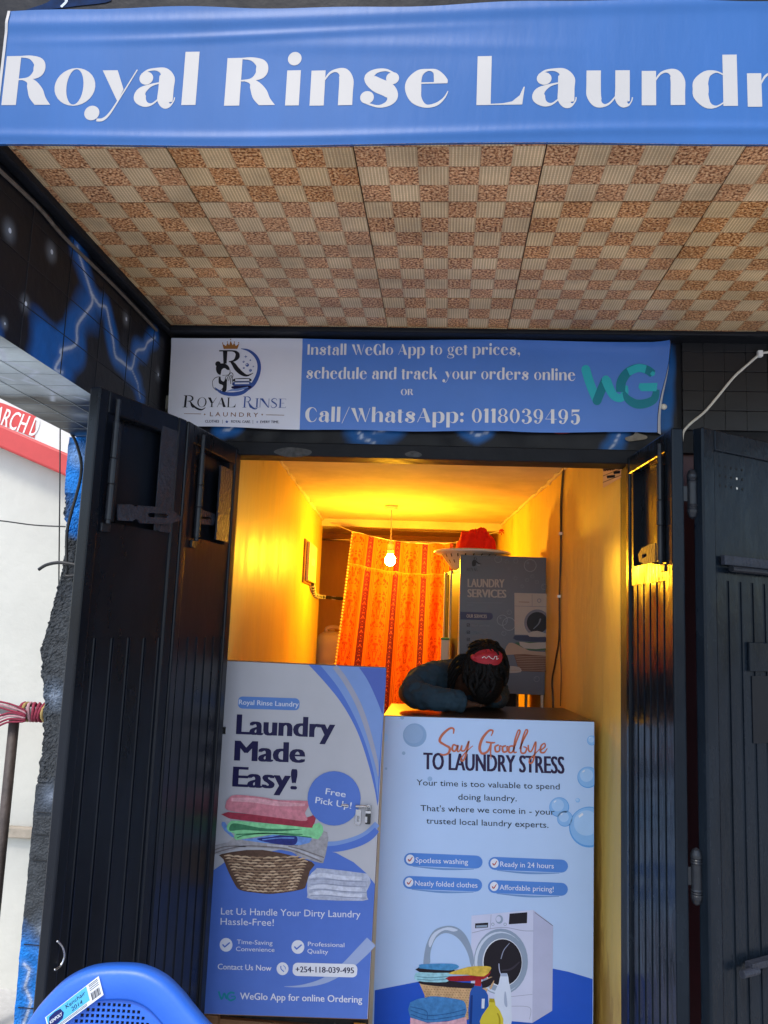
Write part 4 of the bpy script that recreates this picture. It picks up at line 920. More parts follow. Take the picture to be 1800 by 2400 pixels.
# sweeping bands at the top right (in the upper drawing's units)
pr.poly('colour_bands', PB, [(948, 135)]+cr_spline([(948, 135), (1100, 300), (1240, 480), (1360, 700), (1450, 960), (1510, 1200), (1530, 1330)], 5)+[(1540, 1290), (1605, 165)], 1)
pr.poly('colour_bands', PB3, cr_spline([(1050, 142), (1200, 330), (1330, 560), (1430, 800), (1500, 1050), (1535, 1270)], 5)+[(1545, 1000), (1560, 800), (1602, 300), (1602, 164)], 2)
pr.poly('colour_bands', PB2, [(1375, 158)]+cr_spline([(1375, 158), (1450, 270), (1520, 420), (1575, 560)], 4)+[(1602, 300), (1604, 166)], 3)
pr.stroke('colour_bands', ink('poster_beige_band', S(150, 150, 165)), [(1170, 150, 44), (1260, 270, 46), (1370, 470, 46), (1450, 690, 42), (1520, 950, 30), (1538, 1080, 8)], 3.4)
# lower loop and the blue ground
pr.stroke('colour_bands', PB3, [(1050, 1660, 60), (1190, 1660, 66), (1330, 1625, 66), (1440, 1570, 60), (1530, 1480, 50)], 1.4)
pr.stroke('colour_bands', PB, [(1060, 1690, 40), (1190, 1690, 54), (1350, 1650, 60), (1460, 1595, 60), (1528, 1530, 50)], 1.8)
gr = [(104, 352), (200, 285), (260, 240), (700, 150), (1105, 158), (1180, 175), (1330, 255), (1440, 350), (1510, 440), (1445, 1580), (60, 1533)]
pr.poly('colour_bands', PB, gr, 1.2, A6)
pr.stroke('colour_bands', PB4, [(745, 1306, 4), (900, 1300, 22), (1080, 1255, 50), (1250, 1150, 80), (1400, 1010, 100), (1480, 925, 100)], 1.7, A6)
# basket
TAN = [inkt('basket_brown', S(140, 112, 88)), inkt('basket_tan', S(188, 160, 130)), inkt('basket_dark', S(84, 62, 50))]
pr.poly('printed_basket', TAN[2], [(215, 185), (560, 150), (975, 250), (960, 330), (930, 440), (890, 485), (650, 522), (500, 512), (370, 490), (320, 430), (270, 330), (230, 230)], 2, A6, 3)
random.seed(3)
for row in range(13):
    t = row/12; y0 = 205+t*285; xa = 235+t*150; xb = 962-t*110
    n_ = 11; 
    for i in range(n_):
        a0_ = xa+(xb-xa)*(i-(.5 if row % 2 else 0))/n_; a1_ = a0_+(xb-xa)/n_*1.45
        a0_ = max(a0_, xa); a1_ = min(a1_, xb)
        if a1_-a0_ < 12: continue
        sg = lambda x: 22*math.sin((x-xa)/(xb-xa)*math.pi)-10
        pr.stroke('printed_basket', TAN[1] if random.random() < .55 else TAN[0], [(a0_, y0+sg(a0_)+6, 5), ((a0_+a1_)/2, y0+sg((a0_+a1_)/2)-3, 15), (a1_, y0+sg(a1_)+6, 5)], 2.4+.1*(i % 3)+.3*(row % 2), A6, 3)
# cloths over the basket rim
LIN = [inkt('linen', S(150, 146, 148)), inkt('linen_shade', S(112, 104, 104)), inkt('linen_light', S(172, 170, 176))]
pr.poly('printed_basket_cloth', LIN[0], [(140, 150), (160, 110), (270, 85), (330, 40), (480, -30), (700, -20), (1000, -10), (1108, 0), (1110, 110), (1080, 240), (1060, 262), (960, 235), (860, 200), (800, 165), (600, 135), (400, 130), (270, 165), (150, 190)], 3.5, A6, 2)
for pl in ([(145, 155), (230, 125), (330, 118), (420, 122)], [(150, 180), (260, 145), (400, 118), (560, 120), (760, 140), (900, 185), (1060, 250)], [(780, 120), (900, 150), (1080, 215)], [(500, 60), (640, 95), (860, 110)]): pr.stroke('printed_basket_cloth', LIN[1], [(*a, 9) for a in pl], 4, A6)
for pl in ([(600, 110), (760, 122), (900, 165), (1040, 225)],): pr.stroke('printed_basket_cloth', LIN[2], [(*a, 16) for a in pl], 3.9, A6)
# towels
TW = dict(r=inkt('towel_rose', S(190, 118, 128)), rd=inkt('towel_red', S(150, 52, 68)), g=inkt('towel_green', S(128, 196, 140)), gd=inkt('towel_green_shade', S(62, 120, 84)), b=inkt('towel_blue', S(104, 138, 196)), bd=inkt('towel_navy', S(42, 48, 112)))
pr.poly('printed_towels', TW['b'], [(215, 1490), (245, 1465), (330, 1600), (500, 1600), (700, 1560), (860, 1550), (980, 1610), (880, 1660), (560, 1640), (300, 1590)], 4.2, None, 2)
pr.poly('printed_towels', TW['bd'], [(510, 1608), (640, 1590), (780, 1562), (850, 1590), (850, 1640), (800, 1662), (640, 1645)], 4.5, None, 3)
pr.stroke('printed_towels', TW['b'], [(560, 1615, 8), (700, 1600, 9), (830, 1600, 10)], 4.8)
pr.poly('printed_towels', TW['g'], [(258, 1505), (290, 1462), (360, 1455), (900, 1500), (1040, 1470), (1075, 1540), (1030, 1610), (980, 1600), (640, 1570), (340, 1618), (330, 1565), (275, 1545)], 5, None, 2)
pr.poly('printed_towels', TW['gd'], [(285, 1500), (320, 1475), (420, 1490), (600, 1520), (900, 1525), (640, 1545), (400, 1530), (290, 1540)], 5.4, None, 3)
for pl in ([(345, 1600), (420, 1575), (640, 1560), (975, 1595)], [(340, 1570), (600, 1560), (900, 1570)]): pr.stroke('printed_towels', TW['gd'], [(*a, 9) for a in pl], 5.6)
pr.poly('printed_towels', TW['rd'], [(270, 1380), (900, 1440), (990, 1380), (1012, 1430), (985, 1500), (940, 1512), (600, 1470), (275, 1432)], 5.2, None, 2)
pr.poly('printed_towels', TW['r'], [(252, 1310), (275, 1265), (340, 1235), (560, 1255), (700, 1280), (945, 1288), (950, 1330), (920, 1390), (930, 1455), (700, 1430), (420, 1392), (262, 1362)], 6, None, 3)
for k_ in range(5): pr.stroke('printed_towels', TW['rd'], [(285, 1390+k_*11, 3), (600, 1432+k_*10, 4), (930, 1470+k_*9, 3)], 6.4+.1*k_)
pr.stroke('printed_towels', inkt('towel_rose_light', S(205, 150, 156)), [(300, 1275, 30), (480, 1280, 40), (700, 1310, 40), (920, 1320, 20)], 6.6)
# white folded towels
WT = [inkt('towel_white', S(190, 192, 204)), inkt('towel_white_shade', S(130, 134, 152)), inkt('towel_white_mid', S(164, 168, 184))]
pr.poly('printed_white_towels', WT[2], [(948, 380), (1010, 315), (1060, 305), (1400, 345), (1450, 360), (1475, 425), (1440, 500), (1445, 550), (1410, 580), (980, 568), (942, 530), (938, 450)], 3, A6, 2)
for y0, col in ((362, 0), (455, 0), (510, 0)):
    pr.stroke('printed_white_towels', WT[col], [(955, y0+20, 20), (1060, y0, 34), (1220, y0+22, 36), (1400, y0+30, 30)], 3.4, A6)
for y0 in (398, 440, 488, 535): pr.stroke('printed_white_towels', WT[1], [(965, y0, 5), (1100, y0-2, 7), (1260, y0+14, 8), (1440, y0+22, 5)], 3.9, A6)
# badge
pr.circle('pickup_badge', ink('badge_blue', S(88, 120, 196, .85)), 1166, 1265, 224, 6.9, None, 230)
pr.line('pickup_badge', PW, 'Free', (1092, 1228), (1262, 1256), 52, 8, off=.01); pr.line('pickup_badge', PW, 'Pick Up!', (1006, 1303), (1310, 1352), 54, 8, off=.01)
pr.pill('name_pill', ink('pill_blue', S(92, 132, 196, .85)), (353, 455), (874, 472), 102, 2, None, .75)
pr.line('name_pill', PW, 'Royal Rinse Laundry', (360, 472), (866, 492), 42, 3, off=.012)
pr.line('headline', INKN, 'Laundry', (336, 722), (1172, 755), 172, 3, off=.042); pr.line('headline', INKN, 'Made', (320, 945), (920, 965), 172, 3, off=.042); pr.line('headline', INKN, 'Easy!', (304, 1165), (852, 1190), 172, 3, off=.042)
pr.line('slogan', PW, 'Let Us Handle Your Dirty Laundry', (210, 695), (1388, 722), 56, 3, A6); pr.line('slogan', PW, 'Hassle-Free!', (206, 782), (656, 792), 56, 3, A6)
for (cx, cy, t1, t2_, x1, x2, e1, e2) in ((253, 952, 'Time-Saving', 'Convenience', 344, 336, 645, 662), (860, 970, 'Professional', 'Quality', 944, 940, 1252, 1114)):
    pr.circle('benefit#'+t1, PW, cx, cy, 54, 3, A6, 58); pr.stroke('benefit#'+t1, PB, [(cx-30, cy-4, 12), (cx-8, cy+20, 12)], 4, A6); pr.stroke('benefit#'+t1, PB, [(cx-12, cy+18, 12), (cx+32, cy-20, 12)], 4.2, A6)
    pr.line('benefit#'+t1, PW, t1, (x1, cy-8), (e1, cy+2), 36, 3, A6); pr.line('benefit#'+t1, PW, t2_, (x2, cy+52), (e2, cy+60), 36, 3, A6)
pr.line('contact_line', PW, 'Contact Us Now', (182, 1158), (636, 1172), 46, 3, A6, off=.012); pr.circle('contact_line', PW, 730, 1154, 50, 3, A6, 54)
pr.stroke('contact_line', PB, [(716, 1130, 10), (718, 1155, 8), (742, 1178, 10)], 4, A6); pr.stroke('contact_line', PB3, [(735, 1125, 6), (752, 1140, 8), (756, 1160, 5)], 4, A6)
pr.pill('contact_line', PW, (815, 1158), (1362, 1172), 112, 3, A6, .75); pr.line('contact_line', INKN, '+254-118-039-495', (840, 1182), (1334, 1192), 48, 4, A6, off=.02)
pr.stroke('ordering_line', INKT2, [(190, 1345, 16), (215, 1410, 16), (238, 1362, 16), (258, 1405, 16), (272, 1360, 12)], 3, A6); pr.stroke('ordering_line', INKT2, [(325, 1362, 14), (290, 1355, 16), (264, 1385, 16), (285, 1420, 16), (326, 1408, 14), (326, 1388, 10), (296, 1388, 10)], 3.4, A6)
pr.line('ordering_line', PW, 'WeGlo App for online Ordering', (370, 1412), (1403, 1442), 56, 3, A6, off=.012)
pr.build(p1)
# bolt and padlock on the gate
lk = thing('padlock', tuple(aty(*z5(1455, 1330), YG-.02)), 'small black and silver padlock hanging from the half gate bolt', 'padlock')
def gp(x, y, d): p = aty(*z5(x, y), YG); return Vector((p.x, YG-d, p.z))
m = MB(); c = gp(1457, 1420, .022); hw = .0085; m.box((c.x-hw, c.y-.006, c.z-.019), (c.x+hw, c.y+.006, c.z+.016)); m.build('lock_body', CABLEB, lk, bevel=.002)
m = MB(); m.box((c.x-hw-.001, c.y-.0075, c.z-.013), (c.x-.002, c.y-.0062, c.z+.006)); m.box((c.x-hw-.0005, c.y-.007, c.z+.0165), (c.x+hw+.0005, c.y+.007, c.z+.024)); m.build('lock_trim', CHROME, lk)
m = MB(); m.tube(sp3([(c.x-.006, c.y, c.z+.024), (c.x-.006, c.y, c.z+.036), (c.x, c.y, c.z+.042), (c.x+.006, c.y, c.z+.036), (c.x+.006, c.y, c.z+.024)], 5), .0022, 8); m.build('shackle', CHROME, lk, smooth=True)
m = MB(); m.tube([gp(1350, 1325, .012), gp(1485, 1332, .012)], .0045, 10); m.tube([gp(1228, 1318, .008), gp(1290, 1323, .008)], .004, 10)
c = gp(1370, 1425, .008); P_ = [(c.x-.009, c.z+.026), (c.x+.009, c.z+.026), (c.x+.010, c.z-.016), (c.x+.005, c.z-.024), (c.x-.005, c.z-.024), (c.x-.010, c.z-.016)]
V, F = fill([P_, [(c.x-.004, c.z+.006), (c.x+.004, c.z+.006), (c.x+.004, c.z-.013), (c.x-.004, c.z-.013)][::-1]])
m.add([(x, c.y, z) for x, z in V], F); m.build('gate_bolt', CHROME, gate, bevel=.0005)
m = MB(); c = gp(228, 690, .006); m.tube([c+Vector((-.006, 0, -.014)), c+Vector((-.006, 0, .014))], .006, 10); m.box((c.x-.004, c.y, c.z-.012), (c.x+.010, c.y+.003, c.z+.012))
c = Vector((aty(*z6(100, 925), YG).x, YG-.006, aty(*z6(100, 925), YG).z)); m.tube([c+Vector((-.004, 0, -.014)), c+Vector((-.004, 0, .014))], .006, 10)
m.build('gate_hinge', CHROME, gate)

# ------------------------------------------------------------------ counter with its poster
YC = 0.33
cT = [aty(900, 1676, YC), aty(1393, 1690, YC)]
ctr = thing('counter', (0.17, 0.55, FL), 'reception counter with a dark wooden top and pale blue poster on its front', 'counter')
xl, xr_ = cT[0].x-.001, cT[1].x
zl, zr_ = cT[0].z, cT[1].z
m = MB(); m.hexa([(xl, YC+.002, FL), (xr_, YC+.002, FL), (xr_-.02, YC+.50, FL), (xl, YC+.50, FL)], [(xl, YC+.002, zl-.021), (xr_, YC+.002, zr_-.021), (xr_-.02, YC+.5, zr_-.03), (xl, YC+.5, zl-.03)]); m.build('counter_body', CREAM, ctr)
m = MB(); m.hexa([(xl-.004, YC+.006, zl-.02), (xr_, YC+.006, zr_-.02), (xr_-.03, YC+.53, zr_-.03), (xl-.008, YC+.53, zl-.028)], [(xl-.004, YC+.006, zl-.001), (xr_, YC+.006, zr_-.001), (xr_-.03, YC+.53, zr_-.009), (xl-.008, YC+.53, zl-.009)])
m.build('counter_top', mat('dark_varnished_wood', (0.045, 0.022, 0.012), 0.28, 0.45, 5, 0.1, 20, stretch=(1, 6, 6)), ctr, bevel=.003)
m = MB(); bl = aty(866, 2400, YC)
m.add([(xl-.012, YC, FL+.01), (xl+.006, YC, FL+.01), (xl+.006, YC, zl-.004), (xl-.003, YC, zl-.004)], [(0, 1, 2, 3)])
m.add([(xl-.012, YC, FL+.01), (xl-.003, YC, zl-.004), (xl-.003, YC+.02, zl-.004), (xl-.012, YC+.02, FL+.01)], [(0, 1, 2, 3)])
m.build('edge_trim', CREAM, ctr)
YQ = YC-.0015
p2 = thing('poster', (0.15, YQ, FL), 'pale blue laundry poster with bubbles and a washing machine picture on the counter front', 'poster')
QB = mat('poster_pale_gloss', (0.42, 0.575, 0.83), 0.22, 0.03, 3, 0.05, 5, coat=.3); QD = ink('bubble_blue', S(98, 160, 226, .95), .25); QD2 = ink('bubble_mid', S(138, 186, 236, .95), .25); QD3 = ink('bubble_light', S(166, 202, 242, .95), .25)
QN = ink('stress_navy', S(42, 26, 62)); QO = ink('script_copper', S(190, 105, 78)); QF = ink('poster_floor_blue', S(36, 84, 190), .25); QP = ink('pill_bright_blue', S(88, 142, 222, .85), .25); QW = ink('poster_print_white', (0.74, 0.76, 0.82), .25)
zq = zoomer(860, 1620, .3376); zq2 = zoomer(860, 1950, .3376)
pr = plane_print(YQ, zq); B1 = pr.Z; B2 = pr.zz(zq2)
m = MB(); x0_ = aty(*zq2(80, 0), YQ).x; 
bx0 = xl+.006
m.add([(bx0-.004, YQ, FL+.012), (xr_-.001, YQ, FL+.012), (xr_-.001, YQ, zr_-.003), (bx0, YQ, zl-.003)], [(0, 1, 2, 3)]); m.build('sheet', QB, p2)
G1, G2 = 'bubbles', 'lettering'
def bubble(cx, cy, r, Z=None, clip=None):
    G1 = 'bubble#%d' % cx
    pts = lambda k, dx=0, dy=0: [(min(x, clip) if clip else x, y) for x, y in ell(cx+dx*r, cy+dy*r, r*k, r*k, 36)]
    pr.poly(G1, QD, pts(1), 1.0, Z); pr.poly(G1, QD2, pts(.93, -.02, -.03), 1.4, Z); pr.poly(G1, QD3, pts(.62, -.15, -.2), 1.8, Z)
    pr.poly(G1, QW, [(cx+r*x, cy+r*y) for x, y in ((-.55, -.55), (-.35, -.7), (-.3, -.6), (-.5, -.45))], 2.2, Z)
for a in ((1535, 598, 74, None, 1578), (1335, 805, 69, None, None), (1375, 885, 55, None, None), (1545, 943, 142, None, 1575), (1562, 342, 34, None, 1579), (1463, 757, 15, None, None)): bubble(*a)
for cx, cy, r in ((332, 305, 82), (245, 184, 13), (255, 430, 12), (437, 608, 16), (133, 537, 8)): G1 = 'bubble#%d' % cx; pr.circle(G1, ink('bubble_faint', S(150, 185, 225, .8), .25), cx, cy, r, 1); pr.circle(G1, ink('bubble_fainter', S(160, 192, 230, .8), .25), cx-r*.1, cy-r*.1, r*.8, 1.4)
pr.poly('bubble#edge', QD3, [(122, 290), (140, 300), (146, 322), (140, 342), (120, 352)], 1)
# script
scr = [[(600, 295, 6), (602, 262, 10), (575, 258, 11), (525, 300, 13), (505, 345, 13), (540, 372, 11), (575, 395, 13), (565, 430, 11), (530, 442, 9), (508, 432, 6)],
       [(625, 380, 8), (600, 372, 9), (592, 405, 10), (612, 415, 9), (632, 375, 8), (628, 415, 9), (645, 412, 7), (660, 375, 8)],
       [(660, 375, 8), (655, 410, 9), (680, 408, 8), (708, 345, 8), (690, 430, 9), (668, 482, 9), (652, 470, 7), (680, 430, 6), (735, 378, 4)],
       [(862, 310, 5), (874, 275, 9), (845, 275, 11), (800, 330, 14), (782, 395, 14), (800, 432, 12), (840, 415, 11), (862, 362, 9)],
       [(825, 352, 8), (870, 358, 9), (890, 355, 5)], [(862, 362, 9), (858, 420, 8), (862, 470, 4)],
       [(915, 372, 8), (890, 385, 10), (895, 418, 10), (920, 412, 9), (922, 380, 8), (940, 385, 5)], [(965, 378, 8), (942, 388, 10), (946, 420, 10), (972, 415, 9), (972, 385, 8), (985, 388, 5)],
       [(1015, 380, 8), (990, 385, 9), (985, 420, 10), (1010, 420, 8), (1040, 340, 8), (1062, 280, 9), (1048, 275, 7), (1025, 350, 9), (1020, 420, 9), (1040, 422, 6)],
       [(1060, 400, 6), (1090, 330, 8), (1115, 278, 9), (1100, 272, 7), (1075, 350, 9), (1068, 420, 9), (1095, 428, 9), (1108, 395, 8), (1085, 385, 6)],
       [(1120, 372, 7), (1122, 410, 9), (1142, 415, 8), (1172, 350, 8), (1165, 430, 9), (1150, 490, 9), (1128, 498, 7), (1132, 470, 6), (1200, 400, 5)],
       [(1205, 410, 6), (1235, 385, 8), (1232, 362, 7), (1208, 380, 9), (1205, 420, 10), (1230, 425, 8), (1252, 395, 4)]]
for i, s_ in enumerate(scr): pr.stroke('script_title', QO, [(a, b, c*1.35) for a, b, c in s_], 4+.07*(i % 7), None, 5)
pr.line('headline', QN, 'TO LAUNDRY STRESS', (390, 541), (1372, 572), 121, 3, off=.042)
for txt, a, b in (('Your time is too valuable to spend', (344, 652), (1338, 682)), ('doing laundry.', (634, 752), (1040, 764)), ('That\'s where we come in - your', (372, 830), (1303, 858)), ('trusted local laundry experts.', (412, 918), (1260, 948))):
    pr.line('body_text', INKB, txt, a, b, 42, 3)
for (cx, cy, txt, x2, e, px_) in ((300, 188, 'Spotless washing', 338, 702, (257, 803)), (886, 216, 'Ready in 24 hours', 926, 1297, (843, 1396)), (293, 348, 'Neatly folded clothes', 333, 767, (250, 800)), (883, 377, 'Affordable pricing!', 921, 1296, (840, 1395))):
    dy = (px_[1]-px_[0])*.04
    pr.pill('service_pill#'+txt, QP, (px_[0], cy), (px_[1], cy+dy), 90, 1.5, B2)
    pr.stroke('service_pill#'+txt, ink('pill_under_shade', S(120, 160, 215, .8), .25), [(px_[0]+60, cy+50, 4), ((px_[0]+px_[1])/2, cy+dy/2+58, 14), (px_[1]-60, cy+dy+48, 4)], 1.1, B2)
    pr.circle('service_pill#'+txt, QW, cx, cy, 29, 2, B2, 32)
    pr.stroke('service_pill#'+txt, ink('tick_red', S(170, 60, 50), .3), [(cx-13, cy, 8), (cx-3, cy+13, 8), (cx+16, cy-16, 5)], 3, B2, 3)
    pr.line('service_pill#'+txt, QW, txt, (x2, cy+23), (e, cy+23+(e-x2)*.035), 36, 3, B2)
# picture: floor, machine, open door, basket, bottles, towels
pr.poly('floor_band', QF, [(55, 1098), (350, 1040), (730, 1000), (1290, 948), (1400, 970), (1566, 1020), (1566, 1345), (48, 1345)], .8, B2)
MW = [ink('machine_white', S(208, 212, 236, .9), .3), ink('machine_side', S(186, 190, 218, .9), .3), ink('machine_line', S(150, 156, 180, .9), .3), ink('machine_grey', S(140, 156, 176), .3), ink('drum_black', S(26, 22, 32), .3), ink('machine_pale', S(198, 208, 224), .3)]
pr.poly('printed_machine', MW[0], [(725, 580), (1155, 540), (1148, 1325), (1000, 1312), (720, 1290)], 1.6, B2); pr.poly('printed_machine', MW[1], [(1155, 540), (1293, 648), (1286, 1240), (1148, 1325)], 1.7, B2)
pr.stroke('printed_machine', MW[2], [(728, 700, 4), (850, 672, 4), (960, 662, 4), (1080, 684, 4), (1156, 686, 4)], 2.1, B2); pr.stroke('printed_machine', MW[2], [(862, 572, 3), (856, 670, 3)], 2.1, B2); pr.stroke('printed_machine', MW[4], [(1165, 558, 3), (1290, 650, 3)], 2.1, B2)
pr.poly('printed_machine', MW[4], [(751, 634), (842, 628), (840, 662), (751, 668)], 2.2, B2); pr.poly('printed_machine', MW[3], [(758, 648), (836, 644), (835, 658), (758, 664)], 2.6, B2); pr.poly('printed_machine', MW[4], [(990, 566), (1113, 556), (1111, 632), (984, 640)], 2.2, B2)
pr.circle('printed_machine', MW[3], 919, 606, 26, 2.2, B2, 30); pr.circle('printed_machine', MW[0], 913, 604, 17, 2.6, B2, 20)
for x in (874, 959): pr.circle('printed_machine', MW[2], x, 640, 11, 2.2, B2); pr.circle('printed_machine', MW[5], x, 640, 7, 2.5, B2)
pr.circle('printed_machine', MW[3], 930, 900, 188, 2.2, B2, 230); pr.circle('printed_machine', MW[5], 925, 905, 178, 2.3, B2, 215); pr.circle('printed_machine', MW[3], 936, 905, 170, 2.5, B2, 205); pr.circle('printed_machine', QW, 940, 905, 138, 2.7, B2, 168); pr.circle('printed_machine', MW[4], 942, 905, 133, 3, B2, 162)
pr.stroke('printed_machine', MW[2], [(990, 770, 4), (950, 820, 6), (930, 880, 6)], 3.4, B2); pr.stroke('printed_machine', MW[1], [(916, 912, 6), (920, 960, 6), (935, 1000, 5)], 3.4, B2); pr.stroke('printed_machine', ink('drum_grey', S(52, 48, 60), .3), [(935, 960, 8), (1000, 950, 14), (1060, 900, 8)], 3.4, B2)
pr.stroke('printed_machine', MW[2], [(1000, 1142, 3), (1148, 1126, 3)], 2.2, B2); pr.stroke('printed_machine', MW[2], [(1004, 1208, 3), (1130, 1218, 3), (1128, 1300, 3)], 2.2, B2)
pr.poly('printed_machine', MW[3], [(395, 930), (398, 850), (420, 760), (470, 680), (560, 650), (640, 670), (700, 740), (738, 850), (738, 930), (700, 960), (440, 950)], 2.2, B2, 4, [cr_spline([(440, 900), (442, 830), (470, 750), (520, 706), (580, 706), (640, 745), (690, 820), (714, 900), (700, 950), (445, 945)], 4, True)])
pr.poly('printed_machine', MW[5], [(430, 760), (470, 695), (560, 660), (630, 678), (600, 690), (540, 680), (480, 720), (440, 800)], 2.8, B2, 3)
WK = [inkt('wicker', S(196, 160, 118), .35), inkt('wicker_shade', S(146, 108, 74), .35)]
pr.poly('printed_basket', WK[0], [(365, 1050), (840, 1085), (820, 1140), (790, 1280), (690, 1300), (420, 1290), (400, 1130)], 3, B2)
for r_ in range(14):
    y0 = 1072+r_*17
    for i in range(22):
        xx = 392+r_*2.5+i*20+(10 if r_ % 2 else 0)
        if xx < 800-r_*3: pr.stroke('printed_basket', WK[1], [(xx, y0+i*.6, 3), (xx+9, y0+2+i*.6, 5)], 3.3, B2, 1)
pr.stroke('printed_basket', WK[0], [(820, 1080, 14), (835, 1030, 16), (865, 1010, 14), (875, 1040, 14), (855, 1090, 12)], 3.6, B2)
FC = dict(b=inkt('cloth_blue', S(72, 140, 190), .35), k=inkt('cloth_black', S(36, 28, 36), .35), a=inkt('cloth_aqua', S(150, 200, 212), .35), y=inkt('cloth_yellow', S(214, 180, 72), .35), r=inkt('cloth_red', S(150, 26, 36), .35), aw=inkt('cloth_aqua_shade', S(100, 150, 166), .35))
pr.poly('printed_clothes', FC['k'], [(370, 1030), (560, 1030), (760, 1050), (880, 1000), (860, 1060), (780, 1085), (560, 1075), (380, 1055)], 4, B2, 2)
pr.poly('printed_clothes', FC['a'], [(335, 985), (370, 972), (560, 975), (578, 1000), (550, 1040), (350, 1032)], 4.4, B2, 3); pr.stroke('printed_clothes', FC['aw'], [(345, 1000, 5), (440, 1010, 7), (570, 1000, 5)], 4.7, B2); pr.stroke('printed_clothes', FC['aw'], [(350, 1020, 5), (440, 1026, 6), (560, 1020, 5)], 4.7, B2)
pr.poly('printed_clothes', FC['k'], [(362, 938), (600, 950), (575, 975), (365, 970)], 4.8, B2, 2); pr.poly('printed_clothes', FC['b'], [(365, 930), (380, 916), (590, 912), (640, 935), (600, 955), (540, 958), (370, 945)], 5, B2, 3)
pr.poly('printed_clothes', FC['r'], [(570, 1000), (820, 990), (858, 960), (852, 985), (810, 1020), (700, 1034), (565, 1030)], 4.5, B2, 2); pr.poly('printed_clothes', FC['y'], [(582, 972), (700, 935), (800, 928), (858, 934), (856, 958), (812, 1000), (700, 990), (580, 985)], 5, B2, 2)
BT = dict(b=ink('bottle_blue', S(38, 84, 164), .25), bd=ink('bottle_navy', S(24, 54, 120), .25), w=ink('bottle_white', S(205, 214, 230), .25), ws=ink('bottle_shade', S(160, 172, 196), .25), y=ink('bottle_yellow', S(206, 190, 60), .25), ys=ink('bottle_olive', S(164, 148, 36), .25), r=ink('cap_red', S(170, 34, 44), .25))
pr.poly('printed_bottles', BT['w'], [(930, 985), (975, 985), (985, 1040), (1000, 1110), (1003, 1240), (998, 1345), (905, 1345), (885, 1180), (890, 1100), (915, 1050)], 5, B2, 2); pr.poly('printed_bottles', BT['ws'], [(955, 1110), (965, 1115), (975, 1200), (965, 1212), (952, 1180)], 5.4, B2, 3)
pr.poly('printed_bottles', BT['ws'], [(932, 978), (973, 978), (976, 1000), (930, 1000)], 5.3, B2)
pr.poly('printed_bottles', BT['b'], [(750, 1050), (795, 1050), (802, 1085), (840, 1130), (832, 1345), (708, 1345), (716, 1110), (742, 1075)], 5.6, B2, 2); pr.poly('printed_bottles', BT['bd'], [(720, 1130), (735, 1130), (728, 1345), (710, 1345)], 5.9, B2); pr.poly('printed_bottles', BT['w'], [(797, 1155), (818, 1155), (814, 1222), (795, 1222)], 5.9, B2); pr.poly('printed_bottles', BT['r'], [(752, 1020), (794, 1022), (792, 1068), (748, 1064)], 5.9, B2)
pr.poly('printed_bottles', BT['y'], [(848, 1160), (886, 1162), (892, 1200), (925, 1240), (945, 1345), (790, 1345), (800, 1270), (846, 1205)], 6.2, B2, 2); pr.stroke('printed_bottles', BT['ys'], [(905, 1255, 10), (920, 1290, 12), (920, 1345, 12)], 6.5, B2); pr.poly('printed_bottles', BT['ys'], [(850, 1152), (884, 1154), (886, 1180), (847, 1178)], 6.5, B2)
FT = dict(b=inkt('folded_blue', S(66, 124, 180), .4), bs=inkt('folded_blue_shade', S(44, 92, 146), .4), p=inkt('folded_pink', S(206, 160, 172), .4))
pr.poly('printed_towels', FT['b'], [(300, 1180), (410, 1145), (480, 1138), (640, 1160), (684, 1190), (680, 1280), (540, 1310), (420, 1318), (300, 1280)], 6, B2, 2)
for pl in ([(305, 1235), (420, 1270), (560, 1258), (684, 1228)], [(305, 1262), (420, 1300), (560, 1285), (680, 1262)], [(302, 1210), (410, 1240), (418, 1300)]): pr.stroke('printed_towels', FT['bs'], [(*a, 7) for a in pl], 6.3, B2)
pr.poly('printed_towels', FT['p'], [(302, 1285), (420, 1322), (560, 1312), (690, 1282), (694, 1345), (300, 1345)], 6.1, B2, 1)
pr.build(p2)
# ------------------------------------------------------------------ inside the room
LY = 2.435
lamp = thing('pendant_lamp', tuple(aty(918, 1183, LY)), 'bare lit bulb hanging on a short white flex from the yellow ceiling', 'lamp')
IVORY = mat('ivory_plastic', (0.62, 0.55, 0.42), 0.4, 0.04, 8)
lx = aty(917, 1250, LY).x; bz = aty(915, 1313, LY).z
m = MB(); m.lathe([(.001, ZR-.0005), (.042, ZR-.0005), (.045, ZR-.012), (.038, ZR-.026), (.001, ZR-.028)], (lx-.004, LY, 0), 24); m.build('ceiling_rose', IVORY, lamp, smooth=False)
m = MB(); m.tube([(lx-.004, LY, ZR-.027), (lx-.001, LY, 2.2), (lx, LY, bz+.115)], .004, 8); m.build('flex', IVORY, lamp)
m = MB(); m.lathe([(.001, bz+.125), (.008, bz+.122), (.013, bz+.105), (.019, bz+.10), (.019, bz+.065), (.021, bz+.063), (.021, bz+.04), (.001, bz+.04)], (lx, LY, 0), 20); m.build('bulb_holder', IVORY, lamp)
BULB = bpy.data.materials.new('glowing_bulb'); BULB.use_nodes = True
t_ = BULB.node_tree; t_.nodes.clear(); e_ = t_.nodes.new('ShaderNodeEmission'); e_.inputs[0].default_value = (1.0, 0.475, 0.02, 1); e_.inputs[1].default_value = 600
o_ = t_.nodes.new('ShaderNodeOutputMaterial'); t_.links.new(e_.outputs[0], o_.inputs[0])
m = MB(); m.lathe([(.001, bz-.037), (.016, bz-.034), (.028, bz-.023), (.034, bz-.005), (.033, bz+.010), (.025, bz+.026), (.017, bz+.039), (.001, bz+.0395)], (lx, LY, 0), 16); m.build('bulb', BULB, lamp, smooth=True)

